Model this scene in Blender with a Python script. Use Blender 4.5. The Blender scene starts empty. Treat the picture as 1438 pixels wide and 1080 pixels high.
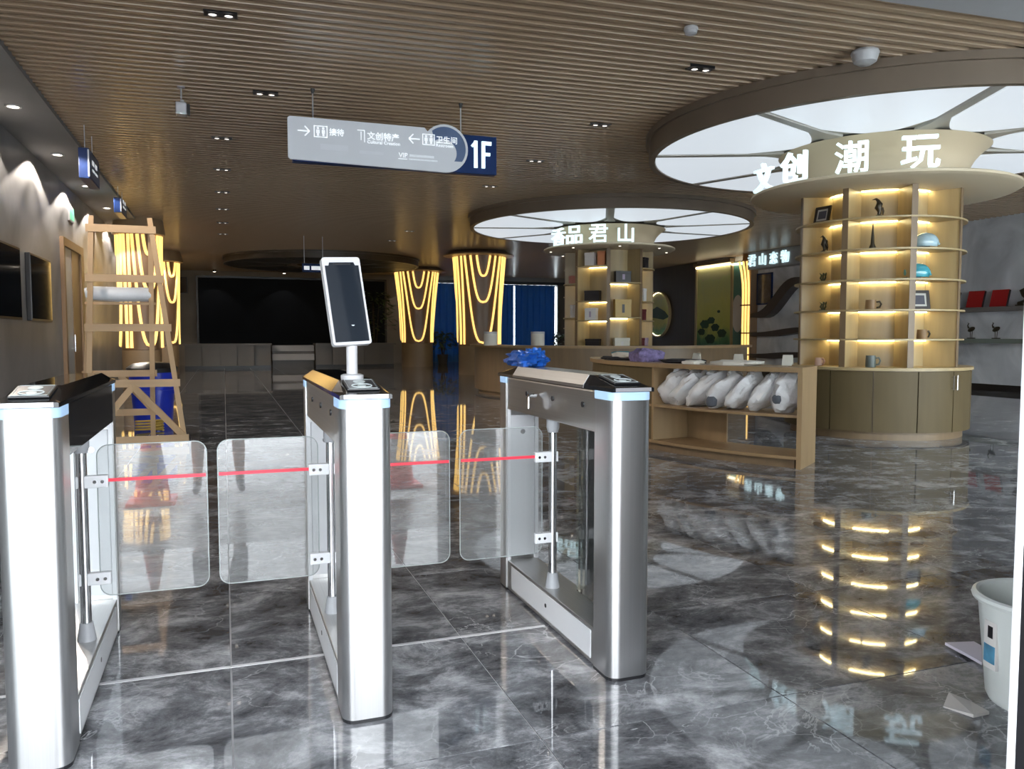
import bpy, bmesh, math, random
from mathutils import Vector, Matrix, noise
random.seed(7)
R = math.radians
scn = bpy.context.scene
COL = scn.collection

# ------------------------------------------------------------------ camera
FPX = 1130.0
YAW = math.atan(404 / FPX)
PITCH = math.atan(70 / FPX)
cam = bpy.data.cameras.new('camera')
cam.sensor_width = 36
cam.lens = 36 * FPX / 1438
cam.clip_end = 300
cam.clip_start = 0.02
camo = bpy.data.objects.new('camera', cam)
COL.objects.link(camo)
camo.location = (0, 0, 1.25)
camo.rotation_euler = (math.pi / 2 - PITCH, 0, -YAW)
scn.camera = camo

# ------------------------------------------------------------------ world, exposure
w = bpy.data.worlds.new('overcast sky')
scn.world = w
w.use_nodes = True
bg = w.node_tree.nodes['Background']
bg.inputs[0].default_value = (0.90, 0.95, 1.0, 1)
bg.inputs[1].default_value = 6.0
vs = scn.view_settings
vs.view_transform = 'Standard'
vs.look = 'None'
vs.exposure = 0.85
vs.gamma = 1.0
vs.use_curve_mapping = False

# ------------------------------------------------------------------ materials
def M(name, col, rough=0.5, metal=0.0, emit=None, es=0.0, spec=0.5, coat=0.0, nz=None, bump=None, alpha=None):
    """nz=(scale, amount, stretch xyz) procedural tone variation; bump=(scale, strength)"""
    m = bpy.data.materials.new(name)
    m.use_nodes = True
    nt = m.node_tree
    b = nt.nodes['Principled BSDF']
    b.inputs['Base Color'].default_value = (*col, 1)
    b.inputs['Roughness'].default_value = rough
    b.inputs['Metallic'].default_value = metal
    b.inputs['Specular IOR Level'].default_value = spec
    b.inputs['Coat Weight'].default_value = coat
    b.inputs['Coat Roughness'].default_value = 0.05
    if emit:
        b.inputs['Emission Color'].default_value = (*emit, 1)
        b.inputs['Emission Strength'].default_value = es
    if nz or bump:
        tc = nt.nodes.new('ShaderNodeTexCoord')
    if nz:
        mp = nt.nodes.new('ShaderNodeMapping')
        mp.inputs['Scale'].default_value = nz[2] if len(nz) > 2 else (1, 1, 1)
        nt.links.new(tc.outputs['Object'], mp.inputs[0])
        n = nt.nodes.new('ShaderNodeTexNoise')
        n.inputs['Scale'].default_value = nz[0]
        n.inputs['Detail'].default_value = 6
        nt.links.new(mp.outputs[0], n.inputs['Vector'])
        mx = nt.nodes.new('ShaderNodeMix')
        mx.data_type = 'RGBA'
        a = nz[1]
        mx.inputs[6].default_value = (*[max(0, c * (1 - a)) for c in col], 1)
        mx.inputs[7].default_value = (*[min(1, c * (1 + a)) for c in col], 1)
        nt.links.new(n.outputs['Fac'], mx.inputs[0])
        nt.links.new(mx.outputs[2], b.inputs['Base Color'])
    if bump:
        n2 = nt.nodes.new('ShaderNodeTexNoise')
        n2.inputs['Scale'].default_value = bump[0]
        n2.inputs['Detail'].default_value = 4
        nt.links.new(tc.outputs['Object'], n2.inputs['Vector'])
        bp = nt.nodes.new('ShaderNodeBump')
        bp.inputs['Strength'].default_value = bump[1]
        bp.inputs['Distance'].default_value = 0.02
        nt.links.new(n2.outputs['Fac'], bp.inputs['Height'])
        nt.links.new(bp.outputs[0], b.inputs['Normal'])
    return m

def glass_mat(name, tint=(0.95, 0.98, 0.97), rough=0.0, ior=1.5, haze=0.0):
    m = bpy.data.materials.new(name)
    m.use_nodes = True
    nt = m.node_tree
    nt.nodes.remove(nt.nodes['Principled BSDF'])
    out = nt.nodes['Material Output']
    tr = nt.nodes.new('ShaderNodeBsdfTransparent')
    tr.inputs[0].default_value = (*tint, 1)
    gl = nt.nodes.new('ShaderNodeBsdfGlossy')
    gl.inputs['Roughness'].default_value = rough
    fr = nt.nodes.new('ShaderNodeFresnel')
    fr.inputs[0].default_value = ior
    mx = nt.nodes.new('ShaderNodeMixShader')
    nt.links.new(fr.outputs[0], mx.inputs[0])
    nt.links.new(tr.outputs[0], mx.inputs[1])
    nt.links.new(gl.outputs[0], mx.inputs[2])
    last = mx
    if haze:
        df = nt.nodes.new('ShaderNodeBsdfDiffuse')
        df.inputs[0].default_value = (0.9, 0.92, 0.92, 1)
        m2 = nt.nodes.new('ShaderNodeMixShader')
        m2.inputs[0].default_value = haze
        nt.links.new(mx.outputs[0], m2.inputs[1])
        nt.links.new(df.outputs[0], m2.inputs[2])
        last = m2
    nt.links.new(last.outputs[0], out.inputs[0])
    return m

TILE = 0.9
TX0, TY0 = 0.0, 3.145
def marble_floor():
    m = bpy.data.materials.new('polished dark marble')
    m.use_nodes = True
    nt = m.node_tree
    N = nt.nodes.new
    L = nt.links.new
    b = nt.nodes['Principled BSDF']
    geo = N('ShaderNodeNewGeometry')
    # tile index -> random offset so that every slab has its own veining
    sub = N('ShaderNodeVectorMath'); sub.operation = 'SUBTRACT'
    sub.inputs[1].default_value = (TX0, TY0, 0)
    L(geo.outputs['Position'], sub.inputs[0])
    div = N('ShaderNodeVectorMath'); div.operation = 'DIVIDE'
    div.inputs[1].default_value = (TILE, TILE, 1000)
    L(sub.outputs[0], div.inputs[0])
    fl = N('ShaderNodeVectorMath'); fl.operation = 'FLOOR'
    L(div.outputs[0], fl.inputs[0])
    wn = N('ShaderNodeTexWhiteNoise'); wn.noise_dimensions = '2D'
    L(fl.outputs[0], wn.inputs['Vector'])
    sc = N('ShaderNodeVectorMath'); sc.operation = 'SCALE'
    sc.inputs['Scale'].default_value = 30
    L(wn.outputs['Color'], sc.inputs[0])
    ad = N('ShaderNodeVectorMath'); ad.operation = 'ADD'
    L(geo.outputs['Position'], ad.inputs[0]); L(sc.outputs[0], ad.inputs[1])
    mp = N('ShaderNodeMapping'); mp.inputs['Rotation'].default_value = (0, 0, R(25)); mp.inputs['Scale'].default_value = (1, 1.35, 1)
    L(ad.outputs[0], mp.inputs[0])
    vd = N('ShaderNodeTexNoise'); vd.inputs['Scale'].default_value = 3.0; vd.inputs['Detail'].default_value = 5
    L(ad.outputs[0], vd.inputs['Vector'])
    vsc = N('ShaderNodeVectorMath'); vsc.operation = 'SCALE'; vsc.inputs['Scale'].default_value = 0.30
    L(vd.outputs['Color'], vsc.inputs[0])
    vad = N('ShaderNodeVectorMath'); vad.operation = 'ADD'
    L(mp.outputs[0], vad.inputs[0]); L(vsc.outputs[0], vad.inputs[1])
    vo = N('ShaderNodeTexVoronoi'); vo.feature = 'DISTANCE_TO_EDGE'; vo.inputs['Scale'].default_value = 3.4
    L(vad.outputs[0], vo.inputs['Vector'])
    vr = N('ShaderNodeMapRange'); vr.inputs[1].default_value = 0.0; vr.inputs[2].default_value = 0.012; vr.inputs[3].default_value = 0.75; vr.inputs[4].default_value = 0.0
    L(vo.outputs['Distance'], vr.inputs[0])
    n1 = N('ShaderNodeTexNoise'); n1.inputs['Scale'].default_value = 3.0; n1.inputs['Detail'].default_value = 14; n1.inputs['Roughness'].default_value = 0.76; n1.inputs['Distortion'].default_value = 0.35
    L(mp.outputs[0], n1.inputs['Vector'])
    r1 = N('ShaderNodeValToRGB')
    e = r1.color_ramp.elements
    e[0].position = 0.37; e[0].color = (0.055, 0.057, 0.064, 1)
    e[1].position = 0.68; e[1].color = (0.62, 0.63, 0.66, 1)
    k = e.new(0.50); k.color = (0.185, 0.19, 0.205, 1)
    L(n1.outputs['Fac'], r1.inputs[0])
    n2 = N('ShaderNodeTexNoise'); n2.inputs['Scale'].default_value = 2.2; n2.inputs['Detail'].default_value = 8; n2.inputs['Distortion'].default_value = 0.9; n2.inputs['Roughness'].default_value = 0.55
    L(mp.outputs[0], n2.inputs['Vector'])
    r2 = N('ShaderNodeValToRGB')
    e = r2.color_ramp.elements
    e[0].position = 0.493; e[0].color = (0, 0, 0, 1)
    e[1].position = 0.507; e[1].color = (0, 0, 0, 1)
    k = e.new(0.50); k.color = (1, 1, 1, 1)
    L(n2.outputs['Fac'], r2.inputs[0])
    n3 = N('ShaderNodeTexNoise'); n3.inputs['Scale'].default_value = 2.3; n3.inputs['Detail'].default_value = 3
    L(ad.outputs[0], n3.inputs['Vector'])
    r3 = N('ShaderNodeMapRange'); r3.inputs[1].default_value = 0.45; r3.inputs[2].default_value = 0.65; r3.inputs[4].default_value = 0.75
    L(n3.outputs['Fac'], r3.inputs[0])
    mu = N('ShaderNodeMath'); mu.operation = 'MULTIPLY'
    vm = N('ShaderNodeMath'); vm.operation = 'MAXIMUM'
    L(r2.outputs[0], vm.inputs[0]); L(vr.outputs[0], vm.inputs[1])
    L(vm.outputs[0], mu.inputs[0]); L(r3.outputs[0], mu.inputs[1])
    mx = N('ShaderNodeMix'); mx.data_type = 'RGBA'
    mx.inputs[7].default_value = (0.75, 0.76, 0.79, 1)
    L(mu.outputs[0], mx.inputs[0]); L(r1.outputs[0], mx.inputs[6])
    L(mx.outputs[2], b.inputs['Base Color'])
    b.inputs['Roughness'].default_value = 0.03
    b.inputs['Specular IOR Level'].default_value = 0.6
    nb = N('ShaderNodeTexNoise'); nb.inputs['Scale'].default_value = 3.5; nb.inputs['Detail'].default_value = 2
    L(geo.outputs['Position'], nb.inputs['Vector'])
    bp = N('ShaderNodeBump'); bp.inputs['Strength'].default_value = 0.004; bp.inputs['Distance'].default_value = 0.02
    L(nb.outputs['Fac'], bp.inputs['Height']); L(bp.outputs[0], b.inputs['Normal'])
    return m

def marble_wall(name, dark, light, scale=0.6):
    m = bpy.data.materials.new(name)
    m.use_nodes = True
    nt = m.node_tree
    b = nt.nodes['Principled BSDF']
    geo = nt.nodes.new('ShaderNodeNewGeometry')
    n = nt.nodes.new('ShaderNodeTexNoise')
    n.inputs['Scale'].default_value = scale
    n.inputs['Detail'].default_value = 8
    n.inputs['Distortion'].default_value = 1.5
    nt.links.new(geo.outputs['Position'], n.inputs['Vector'])
    r = nt.nodes.new('ShaderNodeValToRGB')
    r.color_ramp.elements[0].position = 0.33
    r.color_ramp.elements[0].color = (*dark, 1)
    r.color_ramp.elements[1].position = 0.62
    r.color_ramp.elements[1].color = (*light, 1)
    nt.links.new(n.outputs['Fac'], r.inputs[0])
    nt.links.new(r.outputs[0], b.inputs['Base Color'])
    b.inputs['Roughness'].default_value = 0.38
    return m

def mural_mat():
    m = bpy.data.materials.new('painted lotus mural')
    m.use_nodes = True
    nt = m.node_tree
    N = nt.nodes.new; L = nt.links.new
    b = nt.nodes['Principled BSDF']
    tc = N('ShaderNodeTexCoord')
    sp = N('ShaderNodeSeparateXYZ'); L(tc.outputs['Generated'], sp.inputs[0])
    n = N('ShaderNodeTexNoise'); n.inputs['Scale'].default_value = 3; n.inputs['Detail'].default_value = 5; n.inputs['Distortion'].default_value = 1
    L(tc.outputs['Generated'], n.inputs['Vector'])
    ad = N('ShaderNodeMath'); ad.operation = 'MULTIPLY_ADD'; ad.inputs[1].default_value = 0.35
    L(n.outputs['Fac'], ad.inputs[0]); L(sp.outputs['Z'], ad.inputs[2])
    r = N('ShaderNodeValToRGB'); e = r.color_ramp.elements
    e[0].position = 0.15; e[0].color = (0.01, 0.05, 0.03, 1)
    e[1].position = 1.2; e[1].color = (0.5, 0.5, 0.28, 1)
    for p, c in ((0.32, (0.08, 0.24, 0.10)), (0.48, (0.50, 0.52, 0.10)), (0.75, (0.60, 0.60, 0.18)), (1.0, (0.48, 0.54, 0.26))):
        k = e.new(min(p, 0.999)); k.color = (*c, 1)
    L(ad.outputs[0], r.inputs[0]); L(r.outputs[0], b.inputs['Base Color'])
    b.inputs['Roughness'].default_value = 0.4
    return m

def curtain_mat():
    m = bpy.data.materials.new('blue curtain cloth')
    m.use_nodes = True
    nt = m.node_tree
    nt.nodes.remove(nt.nodes['Principled BSDF'])
    d = nt.nodes.new('ShaderNodeBsdfDiffuse'); d.inputs[0].default_value = (0.05, 0.13, 0.26, 1)
    t = nt.nodes.new('ShaderNodeBsdfTranslucent'); t.inputs[0].default_value = (0.012, 0.042, 0.095, 1)
    a = nt.nodes.new('ShaderNodeAddShader')
    nt.links.new(d.outputs[0], a.inputs[0]); nt.links.new(t.outputs[0], a.inputs[1])
    nt.links.new(a.outputs[0], nt.nodes['Material Output'].inputs[0])
    return m

mat = {
    'floor': marble_floor(),
    'grout': M('pale grout', (0.70, 0.70, 0.72), 0.7, nz=(8, 0.15)),
    'slat': M('brown slat wood', (0.37, 0.265, 0.175), 0.24, nz=(1.2, 0.10, (0.5, 2, 2))),
    'ceil_dark': M('dark ceiling void', (0.07, 0.052, 0.04), 0.8, nz=(2, 0.2)),
    'ceil_grey': M('grey plaster ceiling', (0.42, 0.42, 0.43), 0.8, nz=(2, 0.1)),
    'wall': marble_wall('grey marble wall', (0.22, 0.22, 0.22), (0.34, 0.337, 0.335)),
    'wall_r': marble_wall('pale grey marble wall', (0.45, 0.46, 0.50), (0.72, 0.73, 0.77), 0.8),
    'wall_beige': M('beige stone wall', (0.20, 0.165, 0.13), 0.55, nz=(1.5, 0.2)),
    'wall_dark': M('dark brown wall panel', (0.055, 0.042, 0.03), 0.4, nz=(2, 0.3, (4, 4, 0.4))),
    'soffit': M('grey painted soffit', (0.24, 0.237, 0.235), 0.7, nz=(2, 0.1)),
    'facade': M('charcoal facade cladding', (0.30, 0.30, 0.31), 0.45, nz=(3, 0.2)),
    'black_trim': M('black skirting', (0.012, 0.012, 0.014), 0.35, nz=(3, 0.2)),
    'alu': M('white aluminium', (0.72, 0.73, 0.75), 0.35, nz=(6, 0.04)),
    'steel': M('brushed stainless steel', (0.62, 0.62, 0.62), 0.33, 1.0, nz=(1.0, 0.10, (220, 220, 0.6))),
    'steel_h': M('brushed stainless beam', (0.60, 0.60, 0.59), 0.34, 1.0, nz=(1.0, 0.12, (220, 0.6, 220))),
    'chrome': M('polished tube steel', (0.68, 0.68, 0.69), 0.10, 1.0, nz=(4, 0.05)),
    'panel': M('satin light grey panel', (0.66, 0.67, 0.69), 0.4, nz=(5, 0.05)),
    'black_gloss': M('black gloss acrylic', (0.008, 0.009, 0.011), 0.07, coat=0.15, nz=(5, 0.2)),
    'black_plastic': M('black plastic', (0.014, 0.014, 0.016), 0.3, nz=(5, 0.2)),
    'grey_plastic': M('grey plastic', (0.35, 0.36, 0.38), 0.45, nz=(8, 0.08)),
    'white_plastic': M('white plastic', (0.46, 0.46, 0.47), 0.35, nz=(5, 0.04)),
    'silver': M('silver plastic', (0.55, 0.55, 0.58), 0.3, 0.6, nz=(5, 0.05)),
    'led_blue': M('pale blue light bar', (0.25, 0.35, 0.45), 0.3, emit=(0.42, 0.66, 1.0), es=0.34, nz=(2, 0.02)),
    'ring': M('white icon print', (0.45, 0.5, 0.5), 0.4, emit=(0.8, 0.95, 1.0), es=0.05, nz=(2, 0.02)),
    'glass': glass_mat('clear flap glass', (0.92, 0.93, 0.93), 0.0, 1.85, 0.06),
    'glass2': glass_mat('clear infill glass', (0.90, 0.95, 0.94), 0.0, 1.5, 0.02),
    'window': glass_mat('window glass', (0.95, 0.98, 0.98), 0.0, 1.45),
    'edge': M('bright glass edge', (0.42, 0.46, 0.46), 0.25, nz=(4, 0.05)),
    'red_tape': M('red tape', (0.75, 0.03, 0.06), 0.4, emit=(1, 0.05, 0.1), es=0.03, nz=(5, 0.1)),
    'pine': M('raw pine timber', (0.54, 0.36, 0.20), 0.6, nz=(2.5, 0.25, (3, 3, 0.6))),
    'pine_h': M('raw pine board', (0.57, 0.385, 0.22), 0.6, nz=(2.5, 0.25, (0.6, 3, 3))),
    'oak': M('light oak veneer', (0.40, 0.305, 0.16), 0.38, nz=(2.2, 0.22, (5, 5, 0.5))),
    'oak_c': M('brown oak counter veneer', (0.31, 0.205, 0.105), 0.42, nz=(2.2, 0.2, (5, 5, 0.5))),
    'oak_d': M('brown oak edge', (0.20, 0.135, 0.075), 0.4, nz=(2.2, 0.25, (5, 5, 0.5))),
    'oak_cab': M('olive oak cabinet veneer', (0.115, 0.084, 0.040), 0.5, spec=0.25, nz=(2.2, 0.18, (6, 6, 0.5))),
    'cream': M('cream lacquer', (0.56, 0.47, 0.33), 0.45, nz=(2, 0.06)),
    'rim': M('brown canopy rim', (0.17, 0.128, 0.092), 0.5, nz=(2, 0.15)),
    'rib': M('grey canopy rib', (0.46, 0.44, 0.40), 0.5, nz=(2, 0.06)),
    'lumi': M('luminous stretch ceiling', (0.3, 0.32, 0.34), 0.5, emit=(0.84, 0.92, 1.0), es=0.40, nz=(2, 0.02)),
    'unlit': M('unlit grey ceiling film', (0.03, 0.03, 0.032), 0.5, nz=(2, 0.1)),
    'letter': M('glowing white letter', (0.9, 0.95, 1), 0.4, emit=(0.68, 0.94, 1.0), es=0.50, nz=(2, 0.02)),
    'print': M('white sign print', (0.85, 0.88, 0.9), 0.5, emit=(0.9, 0.95, 1), es=0.30, nz=(2, 0.02)),
    'print_faint': M('pale sign print', (0.62, 0.65, 0.68), 0.5, emit=(0.85, 0.92, 1), es=0.16, nz=(30, 0.2)),
    'print_worn': M('worn sign print', (0.53, 0.55, 0.585), 0.3, emit=(0.75, 0.82, 0.92), es=0.10, nz=(9, 0.06)),
    'skin': M('tan skin', (0.42, 0.26, 0.18), 0.5, nz=(8, 0.1)),
    'shorts': M('dark blue shorts cloth', (0.012, 0.018, 0.05), 0.85, nz=(20, 0.2)),
    'shirt': M('white shirt cloth', (0.55, 0.56, 0.58), 0.85, nz=(20, 0.08)),
    'hair': M('black hair', (0.012, 0.010, 0.010), 0.5, nz=(40, 0.3)),
    'shoe': M('dark shoe', (0.03, 0.03, 0.035), 0.5, nz=(10, 0.2)),
    'warm_led': M('warm shelf light', (1, 0.9, 0.6), 0.4, emit=(1.0, 0.86, 0.45), es=20.0, nz=(2, 0.02)),
    'gold_led': M('golden light tube', (1, 0.8, 0.4), 0.4, emit=(1.0, 0.62, 0.17), es=0.75, nz=(2, 0.02)),
    'mural_led': M('mural top light', (1, 0.9, 0.7), 0.4, emit=(1.0, 0.85, 0.55), es=3.0, nz=(2, 0.02)),
    'lamp': M('lamp lens', (1, 0.95, 0.85), 0.4, emit=(1.0, 0.88, 0.72), es=6.0, nz=(2, 0.02)),
    'lamp_dim': M('recessed lamp lens', (1, 0.95, 0.9), 0.4, emit=(1.0, 0.9, 0.8), es=2.0, nz=(2, 0.02)),
    'brown_col': M('brown column cladding', (0.22, 0.13, 0.07), 0.35, nz=(2, 0.2, (3, 3, 0.5))),
    'tan_col': M('tan column base', (0.33, 0.225, 0.125), 0.4, nz=(2, 0.1)),
    'sign_grey': M('frosted grey sign face', (0.50, 0.52, 0.55), 0.3, emit=(0.75, 0.82, 0.92), es=0.09, nz=(1.5, 0.05)),
    'sign_blue': M('deep blue sign box', (0.004, 0.024, 0.11), 0.45, spec=0.2, nz=(2, 0.1)),
    'sign_mid': M('slate blue crescent', (0.10, 0.15, 0.27), 0.3, nz=(2, 0.25)),
    'sign_blue2': M('bright blue sign side', (0.010, 0.035, 0.15), 0.35, nz=(2, 0.1)),
    'screen': M('dark display glass', (0.010, 0.014, 0.020), 0.06, coat=0.5, nz=(3, 0.2)),
    'led_wall': M('dark matte display wall', (0.010, 0.013, 0.018), 0.8, spec=0.15, nz=(1, 0.2)),
    'frame_dark': M('dark picture frame', (0.03, 0.022, 0.018), 0.4, nz=(5, 0.2)),
    'door_wood': M('brown door wood', (0.22, 0.13, 0.065), 0.4, nz=(2, 0.25, (5, 5, 0.6))),
    'door_leaf': M('grey white door leaf', (0.40, 0.41, 0.42), 0.4, nz=(2, 0.06)),
    'exit': M('green exit sign', (0.10, 0.35, 0.2), 0.4, emit=(0.25, 0.8, 0.5), es=0.35, nz=(2, 0.2)),
    'blue_bag': M('blue plastic film', (0.015, 0.10, 0.42), 0.3, nz=(6, 0.3), bump=(14, 0.6)),
    'bag': M('crinkled white plastic bag', (0.78, 0.79, 0.82), 0.22, nz=(5, 0.28), bump=(13, 0.9)),
    'roll': M('white plastic roll', (0.70, 0.74, 0.80), 0.35, nz=(5, 0.1), bump=(9, 0.4)),
    'cloth_w': M('white cotton cloth', (0.68, 0.65, 0.58), 0.9, nz=(6, 0.1), bump=(10, 0.5)),
    'cloth_k': M('black cotton cloth', (0.018, 0.016, 0.02), 0.9, nz=(6, 0.3), bump=(10, 0.5)),
    'cloth_t': M('teal cotton cloth', (0.02, 0.16, 0.20), 0.9, nz=(6, 0.2), bump=(10, 0.5)),
    'cloth_p': M('purple white patterned cloth', (0.055, 0.045, 0.09), 0.9, nz=(26, 5.0), bump=(10, 0.5)),
    'cloth_s': M('slate folded shirt', (0.10, 0.11, 0.13), 0.9, nz=(8, 0.3), bump=(10, 0.5)),
    'card': M('pale card', (0.70, 0.68, 0.60), 0.6, nz=(5, 0.05)),
    'bronze': M('dark bronze', (0.045, 0.034, 0.02), 0.35, 0.5, nz=(8, 0.3)),
    'green_fig': M('green bronze figure', (0.05, 0.06, 0.03), 0.4, 0.3, nz=(8, 0.3)),
    'wood_mug': M('brown wooden mug', (0.24, 0.14, 0.06), 0.5, nz=(5, 0.25)),
    'grey_mug': M('slate grey mug', (0.10, 0.12, 0.11), 0.4, nz=(5, 0.2)),
    'pink_mug': M('pale pink mug', (0.62, 0.42, 0.34), 0.4, nz=(5, 0.1)),
    'helmet_a': M('pale blue glazed helmet', (0.36, 0.50, 0.56), 0.15, nz=(6, 0.5), coat=0.6),
    'helmet_b': M('turquoise glazed helmet', (0.06, 0.34, 0.42), 0.15, nz=(6, 0.5), coat=0.6),
    'red_box': M('red book cover', (0.42, 0.015, 0.015), 0.4, nz=(3, 0.15)),
    'dark_box': M('black gift box', (0.02, 0.016, 0.018), 0.4, nz=(3, 0.2)),
    'gold_box': M('yellow gift box', (0.50, 0.33, 0.08), 0.4, nz=(3, 0.1)),
    'pink_box': M('pink gift box', (0.55, 0.22, 0.17), 0.5, nz=(3, 0.1)),
    'white_box': M('white gift box', (0.72, 0.70, 0.68), 0.5, nz=(3, 0.06)),
    'orange_box': M('orange gift box', (0.55, 0.20, 0.08), 0.5, nz=(3, 0.1)),
    'lilac_box': M('lilac gift box', (0.42, 0.34, 0.46), 0.5, nz=(3, 0.1)),
    'maroon_box': M('maroon gift box', (0.12, 0.02, 0.025), 0.5, nz=(3, 0.1)),
    'screen_pic': M('slate picture print', (0.09, 0.09, 0.11), 0.2, nz=(6, 0.5)),
    'mural': mural_mat(),
    'mural_teal': M('teal painted mural', (0.10, 0.26, 0.24), 0.4, nz=(2, 0.5, (1, 1, 0.6))),
    'leaf': M('dark green leaf', (0.05, 0.09, 0.03), 0.5, nz=(5, 0.4)),
    'leaf_print': M('dark green leaf print', (0.01, 0.05, 0.02), 0.5, nz=(5, 0.4)),
    'curtain': curtain_mat(),
    'desk': M('grey stone desk', (0.13, 0.115, 0.10), 0.4, nz=(2, 0.15)),
    'wave': M('dark slate wave shelf', (0.055, 0.045, 0.045), 0.45, nz=(2, 0.2)),
    'blue_bin': M('royal blue plastic', (0.012, 0.035, 0.50), 0.3, nz=(3, 0.1)),
    'bucket': M('pale mint white plastic', (0.70, 0.74, 0.72), 0.35, nz=(3, 0.04)),
    'paper': M('crumpled paper', (0.50, 0.48, 0.46), 0.8, nz=(6, 0.1)),
    'paper_b': M('lilac white paper', (0.60, 0.57, 0.66), 0.6, nz=(6, 0.1)),
    'label_blue': M('blue label print', (0.10, 0.32, 0.50), 0.5, nz=(14, 0.9)),
    'cone_red': M('orange red cone', (0.85, 0.04, 0.03), 0.4, nz=(3, 0.1)),
    'paving': M('pale concrete paving', (0.68, 0.68, 0.68), 0.8, nz=(1.2, 0.15)),
    'threshold': M('black granite threshold', (0.02, 0.02, 0.023), 0.3, nz=(20, 0.4)),
    'pot': M('dark plant pot', (0.05, 0.045, 0.04), 0.5, nz=(4, 0.2)),
    'yellow': M('yellow rope', (0.55, 0.38, 0.08), 0.6, nz=(9, 0.2)),
    'shelf_grey': M('grey brown shelf', (0.16, 0.145, 0.14), 0.45, nz=(3, 0.15)),
    'shelf_green': M('grey green shelf', (0.18, 0.21, 0.19), 0.3, nz=(3, 0.1)),
}

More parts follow.
